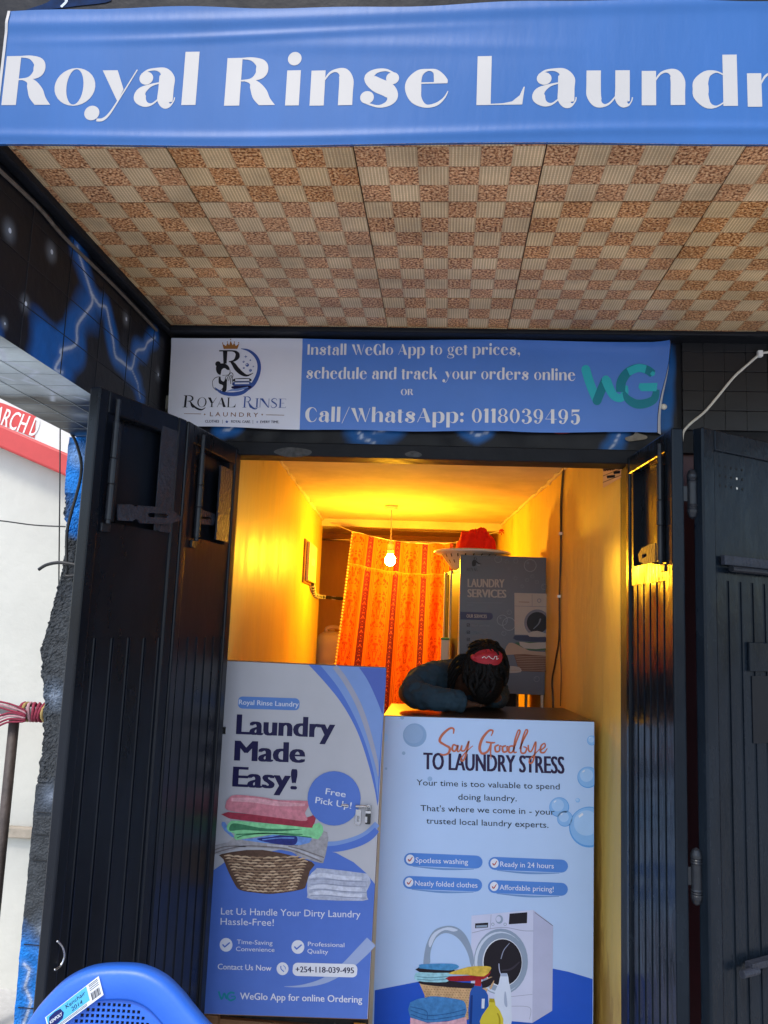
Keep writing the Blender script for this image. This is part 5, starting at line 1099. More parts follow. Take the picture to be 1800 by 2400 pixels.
m = MB(); m.tube([(-.95, 3.30, 2.305), (.46, 3.27, 2.30)], .012, 10); tag(m.build('curtain_rod', mat('chromed_rod', (.7, .66, .6), .2, .05, 5, metal=1.0)), 'upper shiny metal rod spanning the back of the room', 'rod', 'metal rods across the back')
m = MB(); m.tube([(-1.14, 3.62, 2.235), (.42, 3.58, 2.235)], .011, 10); tag(m.build('curtain_rod', bpy.data.materials['chromed_rod']), 'lower metal rod half hidden behind the orange curtain', 'rod', 'metal rods across the back')
# curtain
CUR = bpy.data.materials.new('orange_printed_curtain'); CUR.use_nodes = True
def node_curtain():
    t = CUR.node_tree; N, L = t.nodes, t.links; p = N['Principled BSDF']; p.inputs['Roughness'].default_value = 0.8
    def mth(op, a, b=None):
        q = N.new('ShaderNodeMath'); q.operation = op
        for i, x in enumerate((a, b)):
            if x is None: continue
            if isinstance(x, (int, float)): q.inputs[i].default_value = x
            else: L.new(x, q.inputs[i])
        return q.outputs[0]
    def mix(f, a, b):
        q = N.new('ShaderNodeMixRGB')
        if isinstance(f, float): q.inputs[0].default_value = f
        else: L.new(f, q.inputs[0])
        for i, x in ((1, a), (2, b)):
            if isinstance(x, tuple): q.inputs[i].default_value = (*x, 1)
            else: L.new(x, q.inputs[i])
        return q.outputs[0]
    tc = N.new('ShaderNodeTexCoord'); sx = N.new('ShaderNodeSeparateXYZ'); L.new(tc.outputs['UV'], sx.inputs[0])
    X, Y = sx.outputs[0], sx.outputs[1]          # metres across and up
    per = 0.215
    fx = mth('FRACT', mth('DIVIDE', X, per)); wide = mth('ABSOLUTE', mth('SUBTRACT', fx, 0.36))   # mirrored motif about the middle of the broad stripe
    fy = mth('DIVIDE', Y, 0.30)
    col = N.new('ShaderNodeCombineXYZ'); L.new(mth('MULTIPLY', wide, 1.6), col.inputs[0]); L.new(mth('MULTIPLY', mth('FRACT', fy), 1.3), col.inputs[1]); L.new(mth('FLOOR', mth('MULTIPLY', mth('FLOOR', mth('DIVIDE', X, per)), 0.01)), col.inputs[2])
    n1 = N.new('ShaderNodeTexNoise'); n1.inputs['Scale'].default_value = 8.0; n1.inputs['Detail'].default_value = 4.5; n1.inputs['Distortion'].default_value = 1.2; L.new(col.outputs[0], n1.inputs['Vector'])
    motif = mth('MULTIPLY', mth('GREATER_THAN', n1.outputs[0], 0.53), mth('LESS_THAN', wide, 0.25))
    n2 = N.new('ShaderNodeTexNoise'); n2.inputs['Scale'].default_value = 16; n2.inputs['Detail'].default_value = 2; L.new(col.outputs[0], n2.inputs['Vector'])
    motif2 = mth('MULTIPLY', mth('GREATER_THAN', n2.outputs[0], 0.66), mth('LESS_THAN', wide, 0.22))
    c = mix(motif, (0.76, 0.155, 0.008), (0.50, 0.045, 0.010)); c = mix(motif2, c, (0.17, 0.02, 0.05))
    band = mth('GREATER_THAN', wide, 0.30)
    c = mix(band, c, (0.74, 0.165, 0.010))
    for a, b in ((0.285, 0.297), (0.335, 0.345)):
        c = mix(mth('MULTIPLY', mth('GREATER_THAN', wide, a), mth('LESS_THAN', wide, b)), c, (0.20, 0.03, 0.01))
    w2 = mth('ABSOLUTE', mth('SUBTRACT', fx, 0.86)); purple = mth('LESS_THAN', w2, 0.10)
    c = mix(purple, c, (0.15, 0.006, 0.05))
    cb = N.new('ShaderNodeCombineXYZ'); L.new(mth('MULTIPLY', w2, 3.0), cb.inputs[0]); L.new(mth('MULTIPLY', mth('FRACT', mth('DIVIDE', Y, 0.10)), 1.0), cb.inputs[1])
    n3 = N.new('ShaderNodeTexNoise'); n3.inputs['Scale'].default_value = 5; n3.inputs['Detail'].default_value = 1; L.new(cb.outputs[0], n3.inputs['Vector'])
    c = mix(mth('MULTIPLY', mth('LESS_THAN', w2, 0.06), mth('GREATER_THAN', n3.outputs[0], 0.55)), c, (0.62, 0.12, 0.04))
    L.new(c, p.inputs['Base Color'])
    tr = N.new('ShaderNodeBsdfTranslucent'); L.new(c, tr.inputs[0]); ms = N.new('ShaderNodeMixShader'); ms.inputs[0].default_value = 0.25
    L.new(p.outputs[0], ms.inputs[1]); L.new(tr.outputs[0], ms.inputs[2]); L.new(ms.outputs[0], N['Material Output'].inputs[0])
node_curtain()
YCU = 3.0
cur = thing('curtain', (-.3, YCU, .3), 'orange and purple patterned curtain hung on a string at the back', 'curtain')
TLc, TRc, BLc = aty(828, 1248, YCU), aty(1062, 1275, YCU), aty(786, 1560, YCU)
def topz(u): return TLc.z+(TRc.z-TLc.z)*u-0.035*math.sin(math.pi*min(1, u*1.0))+.006*abs(math.sin(u*17))
def cf(u, v, dy=0.0, amp=1.0, uu=None):
    zt = topz(u); z = zt+(0.32-zt)*v
    sl = (BLc.x-TLc.x)/(TLc.z-BLc.z)
    x = TLc.x+(TRc.x-TLc.x)*u+sl*(zt-z)*(1-u)**1.3
    y = YCU+dy+amp*(0.030*math.sin(u*23+.9*math.sin(v*3)+1.3*math.sin(u*7))+0.014*math.sin(u*49+1+v*3+math.sin(u*11)))*(0.35+0.65*min(1, v*4))
    return (x, y, z)
def sheet(name, v1, dy, nu, nv, parent):
    V, F, UVs = [], [], []
    for j in range(nv+1):
        for i in range(nu+1):
            u, v = i/nu, v1*j/nv; p = Vector(cf(u, v, dy)); V.append(p-ORG[parent.name]); UVs.append((u*0.80+0.035, p.z))
    for j in range(nv):
        for i in range(nu): F.append((j*(nu+1)+i, j*(nu+1)+i+1, (j+1)*(nu+1)+i+1, (j+1)*(nu+1)+i))
    me = bpy.data.meshes.new(name); me.from_pydata(V, [], F); me.materials.append(CUR)
    me.polygons.foreach_set('use_smooth', [True]*len(F)); uv = me.uv_layers.new(name='UVMap')
    for lp in me.loops: uv.data[lp.index].uv = UVs[lp.vertex_index]
    o = bpy.data.objects.new(name, me); COL.objects.link(o); o.parent = parent; ORG[o.name] = ORG[parent.name]; return o
sheet('cloth', 1.0, 0, 150, 40, cur); sheet('folded_valance', 0.118, -0.012, 150, 10, cur)
m = MB()
for i in range(120):
    u = i/119; p = Vector(cf(u, .118, -.0135)); m.tube([p, p+Vector((random.uniform(-.003, .003), -.001, -.012)), p+Vector((random.uniform(-.005, .005), 0, -random.uniform(.018, .03)))], [.0018, .0016, .0008], 4)
m.tube([Vector(cf(i/80, .118, -.0145)) for i in range(81)], .003, 5)
m.build('fringe', mat('orange_fringe', (0.75, 0.26, 0.04), .8, .1, 9), cur)
m = MB()
for i in range(64): m.ball(Vector(cf(0, i/64*.75))+Vector((-.006, 0, 0)), .0095, 6)
m.build('edge_trim', mat('pale_trim', (0.75, 0.55, 0.30), .8, .1, 9), cur, smooth=True)
sA, sB = onwall(757, 1218, LW), aty(1176, 1244, 3.1)
m = MB(); m.tube([sA, TLc+Vector((0, 0, .004))]+[Vector((cf(i/12, 0)[0], YCU, topz(i/12)+.003)) for i in range(1, 13)]+[sB], .0035, 6); st = m.build('curtain_string', CABLEW)
tag(st, 'white string tied across the room carrying the orange curtain', 'string')
m = MB()
for c in (sA, sB):
    for k in range(6):
        a = k*1.05; m.tube(sp3([c, c+Vector((.012*math.cos(a), -.01, .012*math.sin(a))), c+Vector((.022*math.cos(a+.5), -.004, .02*math.sin(a+.5)-.012))], 3), .0035, 5)
m.build('red_knot', mat('red_twine', (.42, .03, .02), .8, .2, 30), st)

bx = thing('switch_box', tuple(onwall(714, 1320, LW)), 'white electrical switch box fixed on the yellow wall near the curtain', 'switch box')
def lw(y, d, z): t = (y-LW[0][1])/(LW[1][1]-LW[0][1]); return Vector((LW[0][0]+(LW[1][0]-LW[0][0])*t+d, y, z))
z0_, z1_ = 1.835, 2.075
m = MB(); m.hexa([lw(2.15, .001, z0_-.015), lw(2.15, .012, z0_-.015), lw(2.67, .012, z0_-.015), lw(2.67, .001, z0_-.015)], [lw(2.15, .001, z1_+.012), lw(2.15, .012, z1_+.012), lw(2.67, .012, z1_+.012), lw(2.67, .001, z1_+.012)]); m.build('back_plate', WOOD, bx)
m = MB(); m.hexa([lw(2.20, .013, z0_), lw(2.20, .035, z0_), lw(2.64, .035, z0_), lw(2.64, .013, z0_)], [lw(2.20, .013, z1_), lw(2.20, .035, z1_), lw(2.64, .035, z1_), lw(2.64, .013, z1_)]); m.build('box_cover', IVORY, bx, bevel=.004)
m = MB()
for k in range(3): m.box(lw(2.32+k*.06, .0355, z0_+.10), lw(2.34+k*.06, .043, z0_+.15))
m.build('switch', WHITE, bx)
cp = [lw(2.58, .02, 1.83), lw(2.66, .02, 1.80), lw(2.8, .01, 1.775), lw(3.0, .012, 1.762), lw(3.2, .015, 1.765), Vector((-.90, 3.32, 1.765)), Vector((-.70, 3.3, 1.755))]
m = MB(); m.tube(sp3(cp, 6), .012, 8); kb = m.build('cable', CABLEB); tag(kb, 'black cable in white clips running from the switch box to the curtain', 'cable')
m = MB()
for k, p in enumerate(sp3(cp, 6)[2:34:3]): m.box(p-Vector((.016, .006, .014)), p+Vector((.014, .006, .014)))
m.build('cable_clip', CABLEW, kb)

jc = thing('jerrycan', (-.86, 3.50, 1.06), 'cream plastic jerrycan standing beside the orange curtain', 'jerrycan')
m = MB()
def can(u, v):
    a = u*2*math.pi; c_, s_ = math.cos(a), math.sin(a); k = (abs(c_)**4+abs(s_)**4)**-.25
    prof = [(0.0, .93), (.03, 1), (.10, 1), (.12, .96), (.22, .96), (.24, 1), (.38, 1), (.42, .88), (.445, .6), (.452, 0.05)]
    f = v*(len(prof)-1); i = min(int(f), len(prof)-2); q = f-i; h = prof[i][0]*(1-q)+prof[i+1][0]*q; r = prof[i][1]*(1-q)+prof[i+1][1]*q
    return (-.86+.115*c_*k*r, 3.50+.14*s_*k*r, 1.06+h)
m.grid(can, 40, 36); m.build('can_body', IVORY, jc, smooth=True)
m = MB(); m.tube(sp3([(-.90, 3.44, 1.49), (-.90, 3.44, 1.53), (-.85, 3.46, 1.545), (-.80, 3.48, 1.53), (-.80, 3.48, 1.49)], 5), .014, 10); m.build('handle', IVORY, jc, smooth=True)
m = MB(); m.lathe([(.001, 1.505), (.026, 1.505), (.026, 1.535), (.001, 1.537)], (-.88, 3.57, 0), 16); m.build('cap', IVORY, jc)
tb = thing('side_table', (-.86, 3.5, FL), 'low brown table under the jerrycan in the back recess', 'table')
m = MB(); m.box((-1.04, 3.32, 1.03), (-.68, 3.7, 1.058)); m.build('tabletop', WOOD, tb)
for x in (-1.02, -.72):
    for y in (3.34, 3.66): m = MB(); m.box((x, y, FL), (x+.03, y+.03, 1.029)); m.build('leg', WOOD, tb)

# shelf unit with its poster board
YS = 1.45
sh = thing('shelf_unit', (.3, YS+.2, FL), 'tall dark shelf unit behind the counter carrying a basin', 'shelf unit')
fl, frt = aty(1078, 1302, YS).x, aty(1282, 1307, YS).x-.004
SKX, DEP = -.080, .46
def sp(x, d, z): return Vector((x+SKX*d/DEP, YS+.012+d, z))
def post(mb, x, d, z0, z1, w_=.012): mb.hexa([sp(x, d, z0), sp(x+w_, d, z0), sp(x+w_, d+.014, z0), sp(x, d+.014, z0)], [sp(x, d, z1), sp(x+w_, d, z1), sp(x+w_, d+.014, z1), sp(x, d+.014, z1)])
ztop = 1.895
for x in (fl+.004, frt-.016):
    for d in (0, DEP*.62, DEP): m = MB(); post(m, x, d, FL, ztop+(.05 if d == 0 else 0)); m.build('post', IVORY, sh)  # cream colour paints the bulb's light onto dark metal posts
SHB = mat('shelf_dark_board', (0.02, 0.015, 0.012), 0.5, 0.3, 8); PATC = mat('dark_printed_cloth', (0.03, 0.018, 0.01), .9, .5, 14, col2=(0.22, .13, .03), thr=.6)
for z in (.5, .9, 1.28, 1.60, ztop):
    m = MB(); m.hexa([sp(fl+.017, .002, z-.015), sp(frt-.017, .002, z-.015), sp(frt-.017, DEP+.012, z-.015), sp(fl+.017, DEP+.012, z-.015)], [sp(fl+.017, .002, z), sp(frt-.017, .002, z), sp(frt-.017, DEP+.012, z), sp(fl+.017, DEP+.012, z)]); m.build('shelf', IVORY if z == 1.6 else SHB, sh)
m = MB(); m.add([sp(fl+.012, .02, FL+.05), sp(fl+.012, DEP*.6, FL+.05), sp(fl+.012, DEP*.6, ztop-.02), sp(fl+.012, .02, ztop-.02)], [(0, 1, 2, 3)])
m.build('side_panel', SHB, sh)
m = MB(); m.grid(lambda u, v: sp(fl+.010+.004*math.sin(u*20), DEP*(.64+.34*u), 1.0+v*(ztop-1.02)), 16, 2); m.build('hanging_cloth', PATC, sh, smooth=True)
m = MB(); m.add([sp(fl+.016, DEP+.013, FL+.05), sp(frt-.016, DEP+.013, FL+.05), sp(frt-.016, DEP+.013, ztop-.02), sp(fl+.016, DEP+.013, ztop-.02)], [(0, 1, 2, 3)]); m.build('back_panel', SHB, sh)
p3 = thing('poster', (.3, YS, 1.26), 'dusky laundry services poster board on the shelf unit behind the sleeper', 'poster')
qTL, qTR, qBR, qBL = aty(1079, 1300, YS), aty(1282, 1307, YS), aty(1279, 1629, YS), aty(1076, 1620, YS)
qTR.x -= .004; qBR.x = qTR.x
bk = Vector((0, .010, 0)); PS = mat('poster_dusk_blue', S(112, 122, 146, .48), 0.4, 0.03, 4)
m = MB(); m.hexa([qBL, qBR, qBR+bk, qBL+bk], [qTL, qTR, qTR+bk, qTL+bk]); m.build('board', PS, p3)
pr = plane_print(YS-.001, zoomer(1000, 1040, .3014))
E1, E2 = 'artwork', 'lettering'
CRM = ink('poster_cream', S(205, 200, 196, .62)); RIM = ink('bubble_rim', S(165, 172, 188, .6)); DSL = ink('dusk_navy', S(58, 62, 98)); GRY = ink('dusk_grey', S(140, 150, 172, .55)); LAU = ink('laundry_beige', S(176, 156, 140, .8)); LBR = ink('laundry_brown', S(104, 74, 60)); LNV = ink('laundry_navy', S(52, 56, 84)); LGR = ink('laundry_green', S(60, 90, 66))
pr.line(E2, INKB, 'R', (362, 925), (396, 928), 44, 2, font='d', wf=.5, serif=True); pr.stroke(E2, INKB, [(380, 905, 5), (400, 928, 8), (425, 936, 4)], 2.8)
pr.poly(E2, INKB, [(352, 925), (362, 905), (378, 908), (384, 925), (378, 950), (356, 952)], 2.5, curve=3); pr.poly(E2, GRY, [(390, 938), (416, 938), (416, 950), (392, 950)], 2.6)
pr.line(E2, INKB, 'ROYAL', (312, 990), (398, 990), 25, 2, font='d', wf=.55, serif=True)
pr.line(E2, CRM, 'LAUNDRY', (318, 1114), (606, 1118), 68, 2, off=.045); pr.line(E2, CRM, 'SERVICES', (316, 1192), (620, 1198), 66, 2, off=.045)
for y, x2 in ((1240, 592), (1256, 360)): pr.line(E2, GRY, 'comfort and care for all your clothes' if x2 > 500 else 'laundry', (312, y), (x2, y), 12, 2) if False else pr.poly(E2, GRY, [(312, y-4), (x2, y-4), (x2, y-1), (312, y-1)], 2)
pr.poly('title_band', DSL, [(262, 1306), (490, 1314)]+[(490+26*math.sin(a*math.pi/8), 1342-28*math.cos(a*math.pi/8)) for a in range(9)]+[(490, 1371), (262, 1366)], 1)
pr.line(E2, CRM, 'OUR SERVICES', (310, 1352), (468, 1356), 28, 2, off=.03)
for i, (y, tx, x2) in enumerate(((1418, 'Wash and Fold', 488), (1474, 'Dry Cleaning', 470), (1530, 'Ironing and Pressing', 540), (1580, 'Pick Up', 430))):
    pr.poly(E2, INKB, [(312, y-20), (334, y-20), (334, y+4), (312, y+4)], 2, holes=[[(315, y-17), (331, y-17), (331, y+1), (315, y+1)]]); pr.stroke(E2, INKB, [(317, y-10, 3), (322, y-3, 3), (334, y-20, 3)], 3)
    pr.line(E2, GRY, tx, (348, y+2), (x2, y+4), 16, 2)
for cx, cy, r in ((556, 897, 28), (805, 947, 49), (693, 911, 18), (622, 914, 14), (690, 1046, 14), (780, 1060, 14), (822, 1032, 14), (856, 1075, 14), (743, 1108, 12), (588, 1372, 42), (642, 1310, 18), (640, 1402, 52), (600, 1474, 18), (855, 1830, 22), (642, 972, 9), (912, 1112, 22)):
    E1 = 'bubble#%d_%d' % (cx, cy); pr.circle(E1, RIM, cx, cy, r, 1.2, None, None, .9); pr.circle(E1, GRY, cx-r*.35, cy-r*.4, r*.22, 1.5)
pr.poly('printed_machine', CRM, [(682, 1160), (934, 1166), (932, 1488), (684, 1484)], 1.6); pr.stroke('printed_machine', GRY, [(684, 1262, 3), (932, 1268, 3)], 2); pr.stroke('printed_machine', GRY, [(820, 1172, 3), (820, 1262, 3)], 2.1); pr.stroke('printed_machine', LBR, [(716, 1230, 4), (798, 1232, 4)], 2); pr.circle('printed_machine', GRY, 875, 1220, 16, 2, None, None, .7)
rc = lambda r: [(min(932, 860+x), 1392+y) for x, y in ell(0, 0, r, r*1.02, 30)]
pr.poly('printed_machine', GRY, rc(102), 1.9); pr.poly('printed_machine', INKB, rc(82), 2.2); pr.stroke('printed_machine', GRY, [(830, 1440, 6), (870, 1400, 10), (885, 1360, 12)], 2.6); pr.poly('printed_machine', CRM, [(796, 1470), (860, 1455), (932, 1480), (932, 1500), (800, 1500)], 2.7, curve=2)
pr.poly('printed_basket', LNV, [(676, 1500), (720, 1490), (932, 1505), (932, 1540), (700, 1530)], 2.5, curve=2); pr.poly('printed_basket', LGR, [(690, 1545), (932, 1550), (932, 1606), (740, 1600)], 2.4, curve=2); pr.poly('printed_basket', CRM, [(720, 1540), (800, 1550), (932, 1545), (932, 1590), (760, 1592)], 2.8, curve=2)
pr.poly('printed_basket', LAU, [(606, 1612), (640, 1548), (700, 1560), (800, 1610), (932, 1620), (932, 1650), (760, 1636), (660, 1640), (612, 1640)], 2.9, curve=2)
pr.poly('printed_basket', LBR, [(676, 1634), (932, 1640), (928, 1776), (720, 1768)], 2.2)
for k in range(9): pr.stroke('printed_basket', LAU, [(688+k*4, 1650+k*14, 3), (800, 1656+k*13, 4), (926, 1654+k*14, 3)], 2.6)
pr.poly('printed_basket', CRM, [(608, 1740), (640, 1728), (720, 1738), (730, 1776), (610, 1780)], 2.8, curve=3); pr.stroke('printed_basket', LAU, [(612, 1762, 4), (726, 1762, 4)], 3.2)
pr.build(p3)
# basin with the red cloth
bc = Vector((.140, 1.69, 0)); zr0 = aty(1110, 1293, 1.69).z
ba = thing('basin', (bc.x, bc.y, ztop), 'white slotted plastic basin on top of the shelf unit', 'basin')
PLW = mat('white_plastic', (0.80, 0.88, 0.95), 0.35, 0.03, 6)
m = MB(); zb_ = ztop+.001; H_ = zr0-zb_
m.lathe([(.001, zb_), (.105, zb_), (.115, zb_+.008), (.175, zr0-.014), (.202, zr0-.016), (.210, zr0-.008), (.204, zr0), (.178, zr0-.003), (.170, zr0-.012), (.110, zb_+.014), (.001, zb_+.012)], (bc.x, bc.y, 0), 48, cap=False); m.build('bowl', PLW, ba, smooth=True)
m = MB()
for k in range(24):
    a = 2*math.pi*k/24
    for (h0, h1) in ((.30, .48), (.60, .78)):
        Q = []
        for da, h in ((-.025, h0), (.02, h0+.03), (.045, h1), (-.0, h1-.03)):
            r = .115+.060*((h*H_-.008)/(H_-.022))+.0012; Q.append((bc.x+r*math.cos(a+da), bc.y+r*math.sin(a+da), zb_+h*H_))
        m.add(Q, [(0, 1, 2, 3)])
m.build('slot', DARK, ba)
m = MB(); m.tube([(bc.x+.2025*math.cos(a), bc.y+.2025*math.sin(a), zr0-.004) for a in [math.pi*(1.25+.5*i/20) for i in range(21)]], .0045, 6); m.build('rim_strip', mat('aqua_plastic', (.25, .45, .5), .3, .05, 5), ba)
m = MB()
def clo(u, v):
    a = u*2*math.pi; rr = (1-v)**.75; n_ = noise.noise(Vector((math.cos(a)*1.6, math.sin(a)*1.6, v*2)))
    n2 = noise.noise(Vector((math.cos(a)*5, math.sin(a)*5, v*6+3)))
    r = .122*rr*(1+.10*n_)+.010*n2*rr; return (bc.x+.025+r*math.cos(a), bc.y+r*math.sin(a)*.9, zr0-.030+.138*(1-(1-v)**2.6)**.8*(1+.20*n_)+.030*n2)
m.grid(clo, 64, 24); rcl = m.build('red_cloth', mat('red_fabric', (0.75, 0.012, 0.010), .85, .15, 12, .4, 60), None, smooth=True)
tag(rcl, 'crumpled bright red cloth heaped in the white basin', 'cloth')
m = MB(); wb = aty(1046, 1530, 1.7); m.box((wb.x-.03, 1.64, 1.30), (wb.x+.012, 1.72, aty(1046, 1500, 1.65).z)); m.box((wb.x-.032, 1.638, aty(1046, 1500, 1.65).z+.0005), (wb.x+.014, 1.722, aty(1046, 1500, 1.65).z+.012), 1)
m.box((wb.x-.03, 1.64, FL), (wb.x+.012, 1.72, 1.299))
tag(m.build('storage_bin', [IVORY, mat('green_lid', (.08, .3, .1), .5, .1, 5)], bevel=.003), 'narrow white bin with a green lid beside the shelf unit', 'bin')
# cable and note on the right wall
zc = zoomer(1000, 1040, .3014)
def rwp(x, y, d=.006): p = onwall(*zc(x, y), RW); return p+Vector((-d, -d*.06, 0))
m = MB(); pts = [rwp(*k) for k in ((1082, 150), (1062, 400), (1056, 700), (1050, 950), (1042, 1190), (1040, 1500), (1010, 1700), (985, 1850), (992, 2040))]; pts.append(pts[-1]-Vector((0, 0, .4)))
m.tube(sp3(pts, 8), .0042, 6); pts2 = [rwp(x+dx, y) for x, y, dx in ((1074, 150, 0), (1052, 420, 0), (1050, 700, 0), (1046, 1190, 0), (1050, 1560, 0), (1056, 1800, 0), (1050, 2040, 0))]
m.tube(sp3(pts2, 8), .0022, 6); k = m.build('cable', CABLEB); tag(k, 'thin dark cable hanging down the yellow wall beside the shelf unit', 'cable')
m = MB()
for y in (700, 1188): p = rwp(1056 if y == 700 else 1043, y, .008); m.box(p-Vector((.008, .012, .006)), p+Vector((.006, .012, .006)))
m.build('cable_clip', WHITE, k)
npap = thing('paper_note', tuple(rwp(1450, 250)), 'pale handwritten paper note stuck high on the yellow wall at the doorway', 'note')
def rz(x, y, d): return onwall(*zc(x, y), RW)+Vector((-d, 0, 0))
m = MB(); m.add([rz(1372, 150, .002), rz(1534, 158, .002), rz(1534, 250, .002), rz(1376, 345, .002)], [(0, 1, 2, 3)]); m.build('sheet', mat('note_paper', (.62, .45, .36), .7, .05, 9), npap)
m = MB()
for y0, x0_, x1_ in ((205, 1380, 1470), (188, 1440, 1530), (262, 1410, 1470), (235, 1462, 1510)):
    P = [rz(x0_+(x1_-x0_)*i/14, y0-(x0_+(x1_-x0_)*i/14-1380)*.28*.4+(9 if i % 2 else -9), .0035) for i in range(15)]; m.tube(P, .0016, 4)
for y0 in (240, 290): m.tube([rz(1378, y0+10, .003), rz(1534, y0-52, .003)], .0012, 4)
m.build('handwriting', INKB, npap)

# ------------------------------------------------------------------ the sleeping person
SKIN = mat('dark_skin', (0.09, 0.042, 0.026), 0.5, 0.1, 10); SWE = mat('teal_sweater', (0.012, 0.034, 0.052), 0.9, 0.25, 14, 0.6, 40); HAIR = mat('black_locs', (0.0035, 0.003, 0.003), 0.7, 0.3, 60, .5, 140, spec=.2); TROU = mat('dark_trousers', (0.012, 0.012, 0.018), .9, .2, 10)
per = thing('person', (.14, 1.0, FL), 'person in a dark teal sweater asleep with head down on the counter', 'person')
def skin(name, verts, edges, m_, parent, sub=2, root=0):
    org = ORG[parent.name]
    me = bpy.data.meshes.new(name); me.from_pydata([Vector(v[0])-org for v in verts], edges, [])
    o = bpy.data.objects.new(name, me); COL.objects.link(o); o.parent = parent
    sk = o.modifiers.new('skin', 'SKIN'); sk.use_smooth_shade = True; sk.branch_smoothing = .3
    if not me.skin_vertices: 
        bpy.context.view_layer.objects.active = o
        bm = bmesh.new(); bm.from_mesh(me); bm.verts.layers.skin.verify(); bm.to_mesh(me); bm.free()
    for i, v in enumerate(verts):
        r = v[1]; me.skin_vertices[0].data[i].radius = r if isinstance(r, tuple) else (r, r)
    for i in range(len(verts)): me.skin_vertices[0].data[i].use_root = (i == root)
    sb = o.modifiers.new('sub', 'SUBSURF'); sb.levels = sub; sb.render_levels = sub
    me.materials.append(m_); o.data.update(); ORG[o.name] = org
    return o
HC = Vector((.166, .535, 1.412))
body = [((.13, 1.10, 1.00), (.14, .11)), ((.13, 1.02, 1.16), (.13, .10)), ((.125, .90, 1.30), (.14, .105)), ((.13, .78, 1.385), (.12, .08)), ((.14, .68, 1.40), .05), ((.155, .60, 1.405), .062), ((.168, .53, 1.42), (.082, .095)), ((.172, .49, 1.47), .06),
        ((-.035, .78, 1.375), .052), ((-.155, .585, 1.318), .042), ((-.04, .475, 1.300), .034), ((.06, .49, 1.298), .026), ((.10, .525, 1.294), (.034, .014)), ((.135, .545, 1.292), (.030, .012)),
        ((.20, .80, 1.365), .052), ((.231, .70, 1.312), .034), ((.212, .58, 1.312), .028), ((.20, .52, 1.340), .024), ((.18, .51, 1.345), (.03, .014)),
        ((.055, 1.10, .94), .085), ((.05, 1.04, .56), .055), ((.05, 1.08, .24), .038), ((.05, .98, .20), .035),
        ((.205, 1.10, .94), .085), ((.21, 1.04, .56), .055), ((.21, 1.08, .24), .038), ((.21, .98, .20), .035)]
edg = [(0, 1), (1, 2), (2, 3), (3, 4), (4, 5), (5, 6), (6, 7), (3, 8), (8, 9), (9, 10), (10, 11), (11, 12), (12, 13), (3, 14), (14, 15), (15, 16), (16, 17), (17, 18), (0, 19), (19, 20), (20, 21), (21, 22), (0, 23), (23, 24), (24, 25), (25, 26)]
for base, tip, r0 in ((13, (.165, .575, 1.290), 0), (13, (.172, .565, 1.290), 0), (13, (.170, .553, 1.289), 0), (13, (.160, .540, 1.289), 0), (12, (.108, .565, 1.292), 0)):
    pb_, pt = Vector(body[base][0]), Vector(tip); i0 = len(body)
    body += [(tuple(pb_.lerp(pt, .55)), .009), (tip, .0075)]; edg += [(base, i0), (i0, i0+1)]
for tip in ((.145, .485, 1.352), (.142, .495, 1.356), (.144, .506, 1.356), (.150, .516, 1.352), (.178, .478, 1.352)):
    pb_, pt = Vector(body[18][0]), Vector(tip); i0 = len(body)
    body += [(tuple(pb_.lerp(pt, .55)), .009), (tip, .0075)]; edg += [(18, i0), (i0, i0+1)]
skin('body', body, edg, SKIN, per)
sw_ = [((.13, 1.11, .98), (.155, .125)), ((.13, 1.02, 1.15), (.155, .12)), ((.125, .90, 1.305), (.165, .125)), ((.13, .785, 1.395), (.13, .085)), ((.14, .71, 1.405), .068),
       ((.045, .74, 1.385), .080), ((-.035, .69, 1.375), .082), ((-.105, .62, 1.350), .074), ((-.128, .545, 1.322), .058), ((-.075, .492, 1.316), .054), ((.0, .468, 1.310), .050), ((.070, .478, 1.305), .044), ((.088, .490, 1.304), .038),
       ((.195, .80, 1.375), .07), ((.228, .76, 1.330), .056), ((.232, .70, 1.312), .046), ((.215, .60, 1.310), .040), ((.195, .545, 1.325), .032)]
swo = skin('sweater', sw_, [(0, 1), (1, 2), (2, 3), (3, 4), (3, 5), (5, 6), (6, 7), (7, 8), (8, 9), (9, 10), (10, 11), (11, 12), (3, 13), (13, 14), (14, 15), (15, 16), (16, 17)], SWE, per)
tx_ = bpy.data.textures.new('cloth_folds', 'CLOUDS'); tx_.noise_scale = .045; tx_.noise_depth = 2
dm = swo.modifiers.new('folds', 'DISPLACE'); dm.texture = tx_; dm.strength = .022; dm.mid_level = .5
swo.modifiers['sub'].levels = swo.modifiers['sub'].render_levels = 4
tr_ = [((.13, 1.11, 1.0), (.15, .12)), ((.052, 1.10, .93), .095), ((.05, 1.04, .56), .07), ((.05, 1.08, .27), .055), ((.208, 1.10, .93), .095), ((.21, 1.04, .56), .07), ((.21, 1.08, .27), .055)]
skin('trousers', tr_, [(0, 1), (1, 2), (2, 3), (0, 4), (4, 5), (5, 6)], TROU, per)
